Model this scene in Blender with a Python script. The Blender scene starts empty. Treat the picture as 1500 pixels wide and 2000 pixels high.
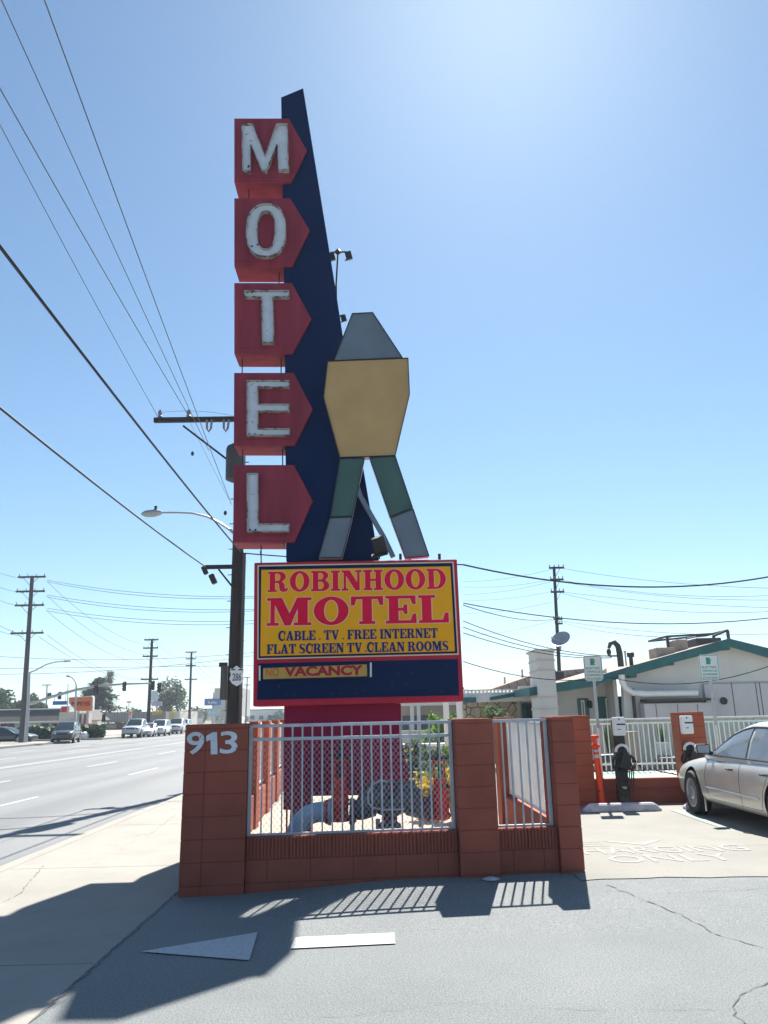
import bpy, bmesh, math, random
from mathutils import Vector, Matrix
from mathutils.bvhtree import BVHTree
R_ = math.radians
sc = bpy.context.scene
COL = sc.collection
random.seed(7)

# ------------------------------------------------------------------ camera
PITCH, ROLL, YAW, EYE, FPX = 14.8, 1.2, 0.85, 1.607, 1500.0
camd = bpy.data.cameras.new('camera'); cam = bpy.data.objects.new('camera', camd); COL.objects.link(cam)
CR = Matrix.Rotation(R_(-YAW), 3, 'Z') @ Matrix.Rotation(R_(90+PITCH), 3, 'X') @ Matrix.Rotation(R_(-ROLL), 3, 'Z')
cam.location = (0, 0, EYE); cam.rotation_euler = CR.to_euler()
camd.sensor_fit = 'VERTICAL'; camd.sensor_height = 24; camd.lens = 24*FPX/2000
camd.clip_start = 0.1; camd.clip_end = 6000
sc.camera = cam
sc.render.resolution_x = 768; sc.render.resolution_y = 1024

# ------------------------------------------------------------------ light
SUN_EL, SUN_AZ = 50.0, 13.0
EXPOSURE = 1.36
world = bpy.data.worlds.new('World'); sc.world = world; world.use_nodes = True
wn = world.node_tree; wn.nodes.clear()
wo = wn.nodes.new('ShaderNodeOutputWorld'); bg = wn.nodes.new('ShaderNodeBackground'); sky = wn.nodes.new('ShaderNodeTexSky')
sky.sky_type = 'NISHITA'; sky.sun_disc = False
sky.sun_elevation = R_(SUN_EL); sky.sun_rotation = R_(SUN_AZ)
sky.air_density = 1.0; sky.dust_density = 0.3; sky.ozone_density = 1.4; sky.altitude = 50
bg.inputs['Strength'].default_value = 0.05
tint = wn.nodes.new('ShaderNodeMix'); tint.data_type = 'RGBA'; tint.blend_type = 'MULTIPLY'; tint.inputs[0].default_value = 1.0; tint.inputs[7].default_value = (0.84, 1.04, 1.10, 1)
wn.links.new(sky.outputs[0], tint.inputs[6]); wn.links.new(tint.outputs[2], bg.inputs[0]); wn.links.new(bg.outputs[0], wo.inputs[0])
sd = bpy.data.lights.new('sun', 'SUN'); sun = bpy.data.objects.new('sun', sd); COL.objects.link(sun)
sd.energy = 5.0; sd.angle = R_(0.55); sd.color = (1.0, 0.94, 0.86)
SV = Vector((math.cos(R_(SUN_EL))*math.sin(R_(SUN_AZ)), math.cos(R_(SUN_EL))*math.cos(R_(SUN_AZ)), math.sin(R_(SUN_EL))))
sun.rotation_euler = (-SV).to_track_quat('-Z', 'Y').to_euler()
sun.location = (3, 10, 30)
sc.view_settings.view_transform = 'Standard'; sc.view_settings.look = 'None'
sc.view_settings.exposure = EXPOSURE; sc.view_settings.gamma = 1.0

# ------------------------------------------------------------------ measuring helpers (photo point -> world point on a known plane)
def ray(px, py): return CR @ Vector(((px-750)/FPX, -(py-1000)/FPX, -1.0))
def W(px, py, Y):
    d = ray(px, py); return Vector((0, 0, EYE)) + d*(Y/d.y)
def G(px, py, z=0.0):
    d = ray(px, py); return Vector((0, 0, EYE)) + d*((z-EYE)/d.z)
def WX(px, py, X):
    d = ray(px, py); return Vector((0, 0, EYE)) + d*(X/d.x)

# ------------------------------------------------------------------ materials
def nn(t, kind, **kw):
    n = t.nodes.new(kind)
    for k, v in kw.items(): setattr(n, k, v)
    return n
def principled(name):
    m = bpy.data.materials.new(name); m.use_nodes = True
    t = m.node_tree; return m, t, t.nodes['Principled BSDF']
def rgb(c): return (c[0], c[1], c[2], 1.0)
def mixc(t, fac, a, b, mode='MIX'):
    n = nn(t, 'ShaderNodeMix', data_type='RGBA', blend_type=mode)
    for sock, v in ((n.inputs[0], fac), (n.inputs[6], a), (n.inputs[7], b)):
        if hasattr(v, 'type') and hasattr(v, 'links'): t.links.new(v, sock)
        elif isinstance(v, (int, float)): sock.default_value = v
        else: sock.default_value = rgb(v)
    return n.outputs[2]
def ramp(t, inp, p0, p1, v0=0.0, v1=1.0):
    n = nn(t, 'ShaderNodeMapRange'); t.links.new(inp, n.inputs[0])
    n.inputs[1].default_value = p0; n.inputs[2].default_value = p1; n.inputs[3].default_value = v0; n.inputs[4].default_value = v1
    return n.outputs[0]
def coords(t, scale=(1, 1, 1), kind='Object'):
    tc = nn(t, 'ShaderNodeTexCoord'); mp = nn(t, 'ShaderNodeMapping'); mp.inputs['Scale'].default_value = scale
    t.links.new(tc.outputs[kind], mp.inputs[0]); return mp.outputs[0]
def noise(t, vec, scale, detail=4, rough=0.55):
    n = nn(t, 'ShaderNodeTexNoise'); n.inputs['Scale'].default_value = scale; n.inputs['Detail'].default_value = detail
    n.inputs['Roughness'].default_value = rough; t.links.new(vec, n.inputs['Vector']); return n.outputs[0]
def bump(t, b, h, strength, dist=0.01):
    n = nn(t, 'ShaderNodeBump'); n.inputs['Strength'].default_value = strength; n.inputs['Distance'].default_value = dist
    t.links.new(h, n.inputs['Height']); t.links.new(n.outputs[0], b.inputs['Normal'])
def mat(name, col, rough=0.6, metal=0.0, var=0.12, scale=3.0, bmp=0.0, bscale=60.0, wear=None, wamt=0.5, wscale=5.0, spec=0.5, stretch=(1, 1, 1)):
    m, t, b = principled(name)
    v = coords(t, stretch)
    n1 = noise(t, v, scale)
    c = mixc(t, ramp(t, n1, 0.3, 0.7), [x*(1-var) for x in col], [min(1, x*(1+var)) for x in col])
    if wear is not None:
        n2 = noise(t, v, wscale, 8, 0.65)
        c = mixc(t, ramp(t, n2, 0.70-wamt*0.3, 0.74-wamt*0.3), c, wear)
    t.links.new(c, b.inputs['Base Color'])
    b.inputs['Roughness'].default_value = rough; b.inputs['Metallic'].default_value = metal
    b.inputs['Specular IOR Level'].default_value = spec
    if bmp > 0: bump(t, b, noise(t, v, bscale, 5), bmp, 0.004)
    return m
M = {}
M['red_wall'] = mat('painted_block_red', (0.265, 0.078, 0.056), 0.9, var=0.14, scale=2.2, bmp=1.0, bscale=70, wear=(0.32, 0.15, 0.12), wamt=0.16, wscale=30, spec=0.25)
M['red_wall_sunlit'] = mat('painted_block_red_sunlit', (0.34, 0.088, 0.045), 0.9, var=0.12, scale=2, bmp=0.5, bscale=90)  # the red block paint again, with sunlight put into a brighter orange colour
M['mortar'] = mat('painted_mortar', (0.17, 0.050, 0.036), 0.95)
M['galv'] = mat('pale_blue_rail_paint', (0.40, 0.44, 0.50), 0.5, 0.15, var=0.15, scale=8, wear=(0.25, 0.2, 0.17), wamt=0.2, wscale=14)
M['white_rail'] = mat('white_rail_paint', (0.72, 0.72, 0.70), 0.5, var=0.08)
M['navy'] = mat('navy_sheet_metal', (0.005, 0.019, 0.072), 0.6, var=0.10, scale=1.2, spec=0.10, stretch=(1, 1, .35))
M['sign_red'] = mat('sign_box_red', (0.245, 0.032, 0.058), 0.6, var=0.20, scale=1.8, spec=0.25, stretch=(3, 3, .5))
M['sign_trim'] = mat('sign_trim_red', (0.48, 0.024, 0.055), 0.65, var=0.12, scale=2, spec=0.25)
M['pedestal'] = mat('pedestal_magenta', (0.25, 0.013, 0.058), 0.75, spec=0.2, var=0.12, scale=1.3, stretch=(1, 1, .5))
M['letter_white'] = mat('letter_chipped_white', (0.56, 0.61, 0.70), 0.6, var=0.10, scale=5, wear=(0.26, 0.24, 0.24), wamt=0.26, wscale=15)
M['letter_side'] = mat('letter_edge_grey', (0.40, 0.41, 0.42), 0.6, wear=(0.12, 0.10, 0.09), wamt=0.6, wscale=9)
M['yellow'] = mat('panel_yellow', (0.86, 0.39, 0.014), 0.6, spec=0.15, var=0.05, scale=1.2)
M['face_red'] = mat('lettering_red', (0.74, 0.009, 0.055), 0.6, spec=0.12, var=0.06)
M['face_blue'] = mat('lettering_blue', (0.004, 0.032, 0.18), 0.6, spec=0.1, var=0.06)
M['face_white'] = mat('lettering_white', (0.74, 0.60, 0.48), 0.6, var=0.05)
M['faded'] = mat('lettering_faded', (0.46, 0.13, 0.03), 0.5)
M['teal_faded'] = mat('faded_teal_stripe', (0.20, 0.28, 0.25), 0.85, var=.2, scale=6, wear=(0.25, 0.25, 0.23), wamt=.6, wscale=9)
M['vac_red'] = mat('vacancy_lettering_red', (0.36, 0.02, 0.045), 0.6, spec=0.15)
M['vac_yellow'] = mat('vacancy_yellow', (0.50, 0.30, 0.05), 0.45, var=0.10, scale=6)
M['tan'] = mat('board_tan', (0.47, 0.30, 0.125), 0.55, var=0.10, scale=1.6)
M['green'] = mat('board_green', (0.045, 0.105, 0.095), 0.5, var=0.15, scale=2)
M['slate'] = mat('board_slate', (0.13, 0.17, 0.22), 0.5, var=0.12, scale=2)
M['lilac'] = mat('board_lilac', (0.42, 0.36, 0.47), 0.5, var=0.06)
M['ink'] = mat('board_edge_ink', (0.012, 0.016, 0.030), 0.6)
M['board_white'] = mat('board_return_white', (0.70, 0.70, 0.70), 0.5)
M['dark'] = mat('dark_metal', (0.025, 0.025, 0.028), 0.5, 0.3)
M['black'] = mat('black_plastic', (0.012, 0.012, 0.014), 0.42)
M['pole_wood'] = mat('weathered_pole_wood', (0.030, 0.024, 0.024), 0.85, var=0.35, scale=6, bmp=0.6, stretch=(4, 4, .25))
M['pole_grey'] = mat('grey_pole_wood', (0.085, 0.08, 0.08), 0.85, var=0.25, scale=4, stretch=(4, 4, .25))
M['steel'] = mat('galvanised_steel', (0.42, 0.43, 0.44), 0.45, 0.6, var=0.12, scale=9)
M['insul'] = mat('insulator_grey', (0.22, 0.20, 0.20), 0.3)
M['cable'] = mat('cable_black', (0.02, 0.02, 0.022), 0.6)
M['wire'] = mat('bare_wire', (0.10, 0.11, 0.13), 0.5)
M['valve_red'] = mat('hydrant_red', (0.62, 0.028, 0.016), 0.45, var=0.15, scale=6, wear=(0.20, 0.03, 0.02), wamt=0.4)
M['pipe_blue'] = mat('pipe_pale_blue', (0.34, 0.50, 0.64), 0.5, var=0.12)
M['cast'] = mat('cast_iron_grey', (0.085, 0.095, 0.110), 0.55, 0.2, var=0.3, scale=9, bmp=0.4, wear=(0.16, 0.13, 0.10), wamt=0.35)
M['sand'] = mat('sandy_concrete', (0.40, 0.345, 0.27), 0.95, var=0.15, scale=2.5, bmp=0.4)
M['stucco'] = mat('white_stucco', (0.62, 0.62, 0.60), 0.9, var=0.07, scale=1.0, bmp=0.5, bscale=40)
M['stucco_b'] = mat('cream_stucco', (0.56, 0.54, 0.48), 0.9, var=0.07, scale=1.0, bmp=0.4)
M['teal'] = mat('teal_fascia_paint', (0.018, 0.115, 0.125), 0.55, var=0.15, scale=3)
M['door_panel'] = mat('cabinet_panel_lilac_white', (0.55, 0.53, 0.55), 0.7, var=0.08, scale=1.2)
M['pool_teal'] = mat('pool_edge_teal', (0.10, 0.40, 0.32), 0.7, var=0.2, scale=5)
M['white'] = mat('white_paint', (0.75, 0.75, 0.73), 0.55, var=0.05)
M['vest_orange'] = mat('delineator_orange', (0.95, 0.085, 0.02), 0.5, var=0.05)
M['reflective'] = mat('reflective_band', (0.6, 0.62, 0.62), 0.35)
M['sign_white'] = mat('sign_aluminium_white', (0.68, 0.72, 0.74), 0.45, var=0.05)
M['sign_green'] = mat('sign_green', (0.01, 0.30, 0.17), 0.45)
M['tyre'] = mat('tyre_rubber', (0.018, 0.018, 0.020), 0.85)
M['alloy'] = mat('alloy_rim', (0.42, 0.43, 0.45), 0.35, 0.7, var=0.1)
M['chrome'] = mat('mirror_chrome', (0.7, 0.7, 0.72), 0.1, 1.0)
M['amber'] = mat('amber_lens', (0.75, 0.20, 0.03), 0.2)
M['seat_dark'] = mat('interior_dark', (0.03, 0.03, 0.035), 0.8)
M['stone_conc'] = mat('wheel_stop_concrete', (0.46, 0.49, 0.55), 0.9, var=0.18, scale=6, bmp=0.5, wear=(0.62, 0.63, 0.65), wamt=0.45)
M['crack'] = mat('crack_filler', (0.10, 0.105, 0.11), 0.9)
M['hvac'] = mat('hvac_dark', (0.05, 0.045, 0.05), 0.6)
M['tan_box'] = mat('vent_box_tan', (0.36, 0.31, 0.25), 0.8)
M['trunk'] = mat('bark', (0.10, 0.075, 0.055), 0.9, var=0.3, scale=5)
M['gravel_brown'] = mat('dry_soil', (0.20, 0.16, 0.12), 0.95, var=0.25, scale=3, bmp=0.6)
M['mansard'] = mat('mansard_brown', (0.105, 0.095, 0.09), 0.85, var=0.2, scale=2, stretch=(6, 6, 1))
M['ribbed_metal'] = mat('ribbed_taupe_metal', (0.20, 0.185, 0.18), 0.6, var=0.3, scale=2.0, stretch=(3, 3, .05))
M['orange_sign'] = mat('orange_sign_face', (0.85, 0.17, 0.035), 0.45, var=0.05)
M['maroon'] = mat('maroon_paint', (0.20, 0.02, 0.03), 0.5)
M['blue_sign'] = mat('blue_sign_face', (0.04, 0.15, 0.42), 0.45)
M['gold'] = mat('gold_lettering', (0.55, 0.38, 0.03), 0.5)
M['hedge'] = None

def glass(name, col, rough=0.06, spec=0.8, metal=0.0):
    m, t, b = principled(name); b.inputs['Base Color'].default_value = rgb(col)
    b.inputs['Roughness'].default_value = rough; b.inputs['Specular IOR Level'].default_value = spec; b.inputs['Metallic'].default_value = metal
    return m
M['glass_dark'] = glass('window_glass_dark', (0.02, 0.035, 0.04))
M['glass_car'] = glass('car_glass_grey', (0.16, 0.18, 0.19), 0.08, 1.0)  # grey base stands in for pale reflections in the windows
def carpaint(name, col, metal=0.55):
    m, t, b = principled(name); b.inputs['Base Color'].default_value = rgb(col); b.inputs['Metallic'].default_value = metal
    b.inputs['Roughness'].default_value = 0.36; b.inputs['Coat Weight'].default_value = 0.8; b.inputs['Coat Roughness'].default_value = 0.12
    v = coords(t); n = noise(t, v, 2.5, 6); c = mixc(t, ramp(t, n, 0.3, 0.75), col, [x*0.86 for x in col]); t.links.new(c, b.inputs['Base Color'])
    return m
M['gold_silver'] = carpaint('champagne_silver_paint', (0.56, 0.53, 0.47), 0.30)
M['paint_white'] = carpaint('white_car_paint', (0.75, 0.76, 0.77), 0.0)
M['paint_silver'] = carpaint('silver_car_paint', (0.5, 0.52, 0.55), 0.5)
M['paint_black'] = carpaint('black_car_paint', (0.02, 0.03, 0.045), 0.2)
M['paint_grey'] = carpaint('grey_car_paint', (0.16, 0.18, 0.2), 0.4)

def ground_mats():
    # driveway asphalt: coarse aged grey with speckle, patches and faint streaks
    m, t, b = principled('driveway_asphalt'); v = coords(t)
    base = mixc(t, ramp(t, noise(t, v, 0.9, 5), 0.35, 0.7), (0.225, 0.246, 0.252), (0.285, 0.307, 0.31))
    base = mixc(t, ramp(t, noise(t, v, 75, 4, 0.8), 0.34, 0.60), [0.12, 0.133, 0.138], base)
    base = mixc(t, ramp(t, noise(t, v, 95, 3, 0.8), 0.57, 0.66, 0, 0.8), base, (0.46, 0.48, 0.48))
    base = mixc(t, ramp(t, noise(t, v, 2.2, 7, 0.75), 0.58, 0.70, 0, 0.35), base, (0.20, 0.23, 0.24))
    base = mixc(t, ramp(t, noise(t, v, 34, 4, 0.8), 0.68, 0.72, 0, 0.4), base, (0.09, 0.098, 0.10))
    v2 = coords(t, (1, 7, 1)); base = mixc(t, ramp(t, noise(t, v2, 1.1, 6, 0.7), 0.55, 0.8, 0, 0.35), base, (0.25, 0.257, 0.255))
    t.links.new(base, b.inputs['Base Color']); b.inputs['Roughness'].default_value = 0.93; b.inputs['Specular IOR Level'].default_value = 0.35
    bump(t, b, noise(t, v, 90, 5, 0.8), 1.0, 0.010); M['asphalt'] = m
    # street: paler, tyre lanes along Y
    m, t, b = principled('street_asphalt'); v = coords(t)
    base = mixc(t, ramp(t, noise(t, v, 0.25, 5), 0.3, 0.7), (0.17, 0.18, 0.185), (0.22, 0.23, 0.232))
    v2 = coords(t, (1.0, 0.02, 1)); base = mixc(t, ramp(t, noise(t, v2, 0.75, 3, 0.6), 0.42, 0.60, 0, 0.85), base, (0.115, 0.122, 0.13))
    base = mixc(t, ramp(t, noise(t, v, 90, 3, 0.7), 0.36, 0.62), [0.12, 0.128, 0.133], base)
    t.links.new(base, b.inputs['Base Color']); b.inputs['Roughness'].default_value = 0.72; b.inputs['Specular IOR Level'].default_value = 0.4
    bump(t, b, noise(t, v, 120, 4, 0.7), 0.5, 0.006); M['street'] = m
    # concretes
    for nm, c0, c1 in (('sidewalk_concrete', (0.255, 0.248, 0.225), (0.33, 0.32, 0.29)), ('parking_concrete', (0.215, 0.215, 0.197), (0.275, 0.27, 0.245))):
        m, t, b = principled(nm); v = coords(t)
        base = mixc(t, ramp(t, noise(t, v, 0.8, 6, 0.6), 0.3, 0.7), c0, c1)
        base = mixc(t, ramp(t, noise(t, v, 3.0, 8, 0.7), 0.56, 0.75, 0, 0.35), base, [x*0.72 for x in c0])
        base = mixc(t, ramp(t, noise(t, v, 180, 3, 0.7), 0.33, 0.5), [x*0.8 for x in c0], base)
        vo = nn(t, 'ShaderNodeTexVoronoi'); vo.inputs['Scale'].default_value = 3.2; t.links.new(v, vo.inputs['Vector'])
        base = mixc(t, ramp(t, vo.outputs['Distance'], 0.025, 0.035, 0.5, 0.0), base, (0.12, 0.11, 0.10))
        t.links.new(base, b.inputs['Base Color']); b.inputs['Roughness'].default_value = 0.9; b.inputs['Specular IOR Level'].default_value = 0.3
        bump(t, b, noise(t, v, 150, 4), 0.35, 0.004); M[nm] = m
    # worn road paint
    for nm, c, amt in (('arrow_paint', (0.46, 0.475, 0.49), 0.43), ('faint_paint', (0.325, 0.325, 0.315), 0.60), ('lane_paint', (0.46, 0.47, 0.46), 0.50)):
        m, t, b = principled(nm); v = coords(t)
        n1 = noise(t, v, 26, 7, 0.7); base = mixc(t, ramp(t, n1, amt-0.12, amt+0.02), [x*(0.42 if nm != 'faint_paint' else 0.68) for x in c], c)
        t.links.new(base, b.inputs['Base Color']); b.inputs['Roughness'].default_value = 0.8; M[nm] = m
    # shingles
    m, t, b = principled('roof_shingles'); v = coords(t, (1, 1, 1))
    br = nn(t, 'ShaderNodeTexBrick'); t.links.new(v, br.inputs['Vector']); br.inputs['Scale'].default_value = 3.0
    br.inputs['Color1'].default_value = rgb((0.27, 0.215, 0.18)); br.inputs['Color2'].default_value = rgb((0.36, 0.30, 0.26)); br.inputs['Mortar'].default_value = rgb((0.12, 0.10, 0.09))
    br.inputs['Mortar Size'].default_value = 0.02
    c = mixc(t, ramp(t, noise(t, v, 5, 5), 0.3, 0.7, 0, 0.5), br.outputs['Color'], (0.42, 0.36, 0.32)); t.links.new(c, b.inputs['Base Color']); b.inputs['Roughness'].default_value = 0.95; M['shingle'] = m
    # flagstone veneer
    m, t, b = principled('flagstone_veneer'); v = coords(t, (1, 1, 1))
    vo = nn(t, 'ShaderNodeTexVoronoi', feature='DISTANCE_TO_EDGE'); vo.inputs['Scale'].default_value = 2.6; t.links.new(v, vo.inputs['Vector'])
    c = mixc(t, ramp(t, noise(t, v, 2.5, 4), 0.35, 0.65), (0.42, 0.34, 0.25), (0.55, 0.50, 0.44))
    c = mixc(t, ramp(t, vo.outputs['Distance'], 0.02, 0.06), (0.10, 0.08, 0.07), c); t.links.new(c, b.inputs['Base Color']); b.inputs['Roughness'].default_value = 0.9; M['flagstone'] = m
    # rough white wall
    m, t, b = principled('whitewashed_panel_wall'); v = coords(t, (1.0, 1.0, 0.3))
    c = mixc(t, ramp(t, noise(t, v, 5, 7, 0.7), 0.42, 0.7), (0.52, 0.52, 0.47), (0.33, 0.33, 0.30)); t.links.new(c, b.inputs['Base Color']); b.inputs['Roughness'].default_value = 0.9
    bump(t, b, noise(t, v, 14, 6), 0.7, 0.02); M['panel_wall'] = m
    # foliage variants, colour differs leaf by leaf
    for nm, ca, cb in (('leaf_dark', (0.028, 0.060, 0.026), (0.075, 0.125, 0.045)), ('leaf_mid', (0.045, 0.10, 0.03), (0.12, 0.20, 0.06)),
                       ('leaf_olive', (0.06, 0.085, 0.045), (0.13, 0.16, 0.085)), ('leaf_bright', (0.09, 0.20, 0.03), (0.22, 0.36, 0.07)), ('petal_yellow', (0.65, 0.48, 0.03), (0.8, 0.68, 0.10)), ('leaf_hedge', (0.02, 0.06, 0.03), (0.05, 0.10, 0.045))):
        m, t, b = principled(nm); g = nn(t, 'ShaderNodeNewGeometry')
        c = mixc(t, g.outputs['Random Per Island'], ca, cb); t.links.new(c, b.inputs['Base Color']); b.inputs['Roughness'].default_value = 0.6
        tr = nn(t, 'ShaderNodeBsdfTranslucent'); t.links.new(c, tr.inputs[0]); mx = nn(t, 'ShaderNodeMixShader'); mx.inputs[0].default_value = 0.35
        out = [n for n in t.nodes if n.type == 'OUTPUT_MATERIAL'][0]
        t.links.new(b.outputs[0], mx.inputs[1]); t.links.new(tr.outputs[0], mx.inputs[2]); t.links.new(mx.outputs[0], out.inputs[0]); M[nm] = m
ground_mats()

# ------------------------------------------------------------------ object helpers
ORG = {}
def tag(o, label=None, cat=None, group=None, kind=None):
    if label: o['label'] = label
    if cat: o['category'] = cat
    if group: o['group'] = group
    if kind: o['kind'] = kind
    return o
def thing(name, label, cat, loc=(0, 0, 0), rz=0.0, group=None):
    o = bpy.data.objects.new(name, None); COL.objects.link(o); o.location = loc; o.rotation_euler = (0, 0, rz)
    o.empty_display_size = 0.2
    ORG[o.name] = (Vector(loc), rz)
    return tag(o, label, cat, group)
class MB:
    def __init__(s): s.v = []; s.f = []; s.m = []
    def add(s, vs, fs, m=0):
        k = len(s.v); s.v += [Vector(p) for p in vs]; s.f += [[i+k for i in f] for f in fs]; s.m += [m]*len(fs); return s
    def box(s, x0, x1, y0, y1, z0, z1, m=0):
        vs = [(x, y, z) for x in (x0, x1) for y in (y0, y1) for z in (z0, z1)]
        return s.add(vs, [(0, 1, 3, 2), (4, 6, 7, 5), (0, 4, 5, 1), (2, 3, 7, 6), (0, 2, 6, 4), (1, 5, 7, 3)], m)
    def obox(s, c, size, rot=None, m=0):
        rot = rot or Matrix.Identity(3); h = [q/2 for q in size]
        vs = [Vector(c)+rot @ Vector((x*h[0], y*h[1], z*h[2])) for x in (-1, 1) for y in (-1, 1) for z in (-1, 1)]
        return s.add(vs, [(0, 1, 3, 2), (4, 6, 7, 5), (0, 4, 5, 1), (2, 3, 7, 6), (0, 2, 6, 4), (1, 5, 7, 3)], m)
    def bar(s, a, b, w, h=None, m=0):
        a, b = Vector(a), Vector(b); d = b-a; h = h or w
        rot = d.to_track_quat('Z', 'Y').to_matrix()
        return s.obox((a+b)/2, (w, h, d.length), rot, m)
    def prism(s, poly, y0, y1, m=0, ms=None):       # poly in (x, z), front at y0, back at y1
        ms = m if ms is None else ms
        n = len(poly); vs = [(p[0], y0, p[1]) for p in poly]+[(p[0], y1, p[1]) for p in poly]
        k = len(s.v); s.v += [Vector(p) for p in vs]
        s.f += [list(range(k, k+n)), list(range(k+2*n-1, k+n-1, -1))]; s.m += [m, m]
        for i in range(n):
            j = (i+1) % n; s.f.append([k+i, k+n+i, k+n+j, k+j]); s.m.append(ms)
        return s
    def sheet(s, poly, z, m=0):
        return s.add([(p[0], p[1], z) for p in poly], [list(range(len(poly)))], m)
    def slab(s, poly, z0, z1, m=0):
        n = len(poly); vs = [(p[0], p[1], z0) for p in poly]+[(p[0], p[1], z1) for p in poly]
        fs = [list(range(n-1, -1, -1)), list(range(n, 2*n))]+[[i, (i+1) % n, n+(i+1) % n, n+i] for i in range(n)]
        return s.add(vs, fs, m)
    def tube(s, pts, r, seg=8, m=0, cap=True):
        pts = [Vector(p) for p in pts]; n = len(pts); rs = r if isinstance(r, (list, tuple)) else [r]*n
        k = len(s.v); up = None
        for i, p in enumerate(pts):
            d = (pts[min(i+1, n-1)]-pts[max(i-1, 0)]).normalized()
            if up is None: up = d.orthogonal().normalized()
            else:
                up = up-d*up.dot(d); up = up.normalized() if up.length > 1e-6 else d.orthogonal().normalized()
            w = d.cross(up)
            for j in range(seg):
                a = 2*math.pi*j/seg; s.v.append(p+(up*math.cos(a)+w*math.sin(a))*rs[i])
        for i in range(n-1):
            for j in range(seg):
                a, b = k+i*seg+j, k+i*seg+(j+1) % seg; s.f.append([a, b, b+seg, a+seg]); s.m.append(m)
        if cap:
            s.f.append([k+j for j in range(seg)][::-1]); s.f.append([k+(n-1)*seg+j for j in range(seg)]); s.m += [m, m]
        return s
    def lathe(s, prof, c, axis=(0, 0, 1), seg=20, m=0, cap=True):
        ax = Vector(axis).normalized(); u = ax.orthogonal().normalized(); w = ax.cross(u); k = len(s.v); n = len(prof)
        for (r, h) in prof:
            for j in range(seg):
                a = 2*math.pi*j/seg; s.v.append(Vector(c)+ax*h+(u*math.cos(a)+w*math.sin(a))*r)
        for i in range(n-1):
            for j in range(seg):
                a, b = k+i*seg+j, k+i*seg+(j+1) % seg; s.f.append([a, b, b+seg, a+seg]); s.m.append(m)
        if cap: s.f.append([k+j for j in range(seg)][::-1]); s.f.append([k+(n-1)*seg+j for j in range(seg)]); s.m += [m, m]
        return s
    def mesh(s, mesh_obj, mtx, m=0):
        k = len(s.v); s.v += [mtx @ v.co for v in mesh_obj.vertices]
        for p in mesh_obj.polygons: s.f.append([i+k for i in p.vertices]); s.m.append(m)
        return s
    def build(s, name, mats, parent=None, smooth=False, bevel=0.0, local=False, subsurf=0, recalc=True):
        mats = mats if isinstance(mats, (list, tuple)) else [mats]
        if parent is None:
            xs = [v.x for v in s.v]; ys = [v.y for v in s.v]; zs = [v.z for v in s.v]
            org = Vector(((min(xs)+max(xs))/2, (min(ys)+max(ys))/2, min(zs))); vs = [v-org for v in s.v]
        elif local: org = None; vs = s.v
        else:
            po, prz = ORG.get(parent.name, (Vector((0, 0, 0)), 0.0)); r = Matrix.Rotation(-prz, 3, 'Z'); org = None
            vs = [r @ (v-po) for v in s.v] if prz else [v-po for v in s.v]
        me = bpy.data.meshes.new(name); me.from_pydata([tuple(v) for v in vs], [], s.f)
        if recalc:
            b = bmesh.new(); b.from_mesh(me); bmesh.ops.recalc_face_normals(b, faces=b.faces); b.to_mesh(me); b.free()
        for q in mats: me.materials.append(q)
        for p, k in zip(me.polygons, s.m): p.material_index = k
        if smooth:
            for p in me.polygons: p.use_smooth = True
            me.set_sharp_from_angle(angle=R_(38))
        me.update()
        o = bpy.data.objects.new(name, me); COL.objects.link(o)
        if parent is None: o.location = org; ORG[o.name] = (org, 0.0)
        else:
            o.parent = parent; ORG[o.name] = ORG.get(parent.name, (Vector((0, 0, 0)), 0.0))
        if bevel:
            md = o.modifiers.new('edge', 'BEVEL'); md.width = bevel; md.segments = 1; md.limit_method = 'ANGLE'; md.angle_limit = R_(40)
        if subsurf:
            md = o.modifiers.new('sub', 'SUBSURF'); md.levels = subsurf; md.render_levels = subsurf
        return o
def split_build(mb_, name, m, parent, smooth=False):
    """link every loose piece of a builder as an object of its own"""
    n = len(mb_.v); par = list(range(n))
    def fd(i):
        while par[i] != i: par[i] = par[par[i]]; i = par[i]
        return i
    for f in mb_.f:
        for a in f[1:]:
            x_, y_ = fd(a), fd(f[0])
            if x_ != y_: par[x_] = y_
    gr = {}
    for i, f in enumerate(mb_.f): gr.setdefault(fd(f[0]), []).append(i)
    for fs in gr.values():
        q = MB(); mp = {}
        for i in fs:
            for a in mb_.f[i]:
                if a not in mp: mp[a] = len(q.v); q.v.append(mb_.v[a])
            q.f.append([mp[a] for a in mb_.f[i]]); q.m.append(mb_.m[i])
        q.build(name, m, parent, smooth=smooth)
def copy_tree(o, parent=None):
    c = o.copy(); COL.objects.link(c); c.parent = parent
    for ch in list(o.children): copy_tree(ch, c)
    return c
def curve_mesh(data):
    o = bpy.data.objects.new('tmp', data); COL.objects.link(o)
    dg = bpy.context.evaluated_depsgraph_get(); me = bpy.data.meshes.new_from_object(o.evaluated_get(dg)); bpy.data.objects.remove(o); return me
def text_curve(body, bold=0.0, ext=0.02, spacing=1.0):
    c = bpy.data.curves.new('txt', 'FONT'); c.body = body; c.extrude = ext; c.offset = bold; c.space_character = spacing; c.resolution_u = 5; return c
def poly_curve(splines, ext=0.02, offset=0.0):
    c = bpy.data.curves.new('gl', 'CURVE'); c.dimensions = '2D'; c.fill_mode = 'BOTH'; c.extrude = ext; c.offset = offset
    for pts in splines:
        sp = c.splines.new('POLY'); sp.points.add(len(pts)-1); sp.use_cyclic_u = True
        for i, p in enumerate(pts): sp.points[i].co = (p[0], p[1], 0, 1)
    return c
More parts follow.
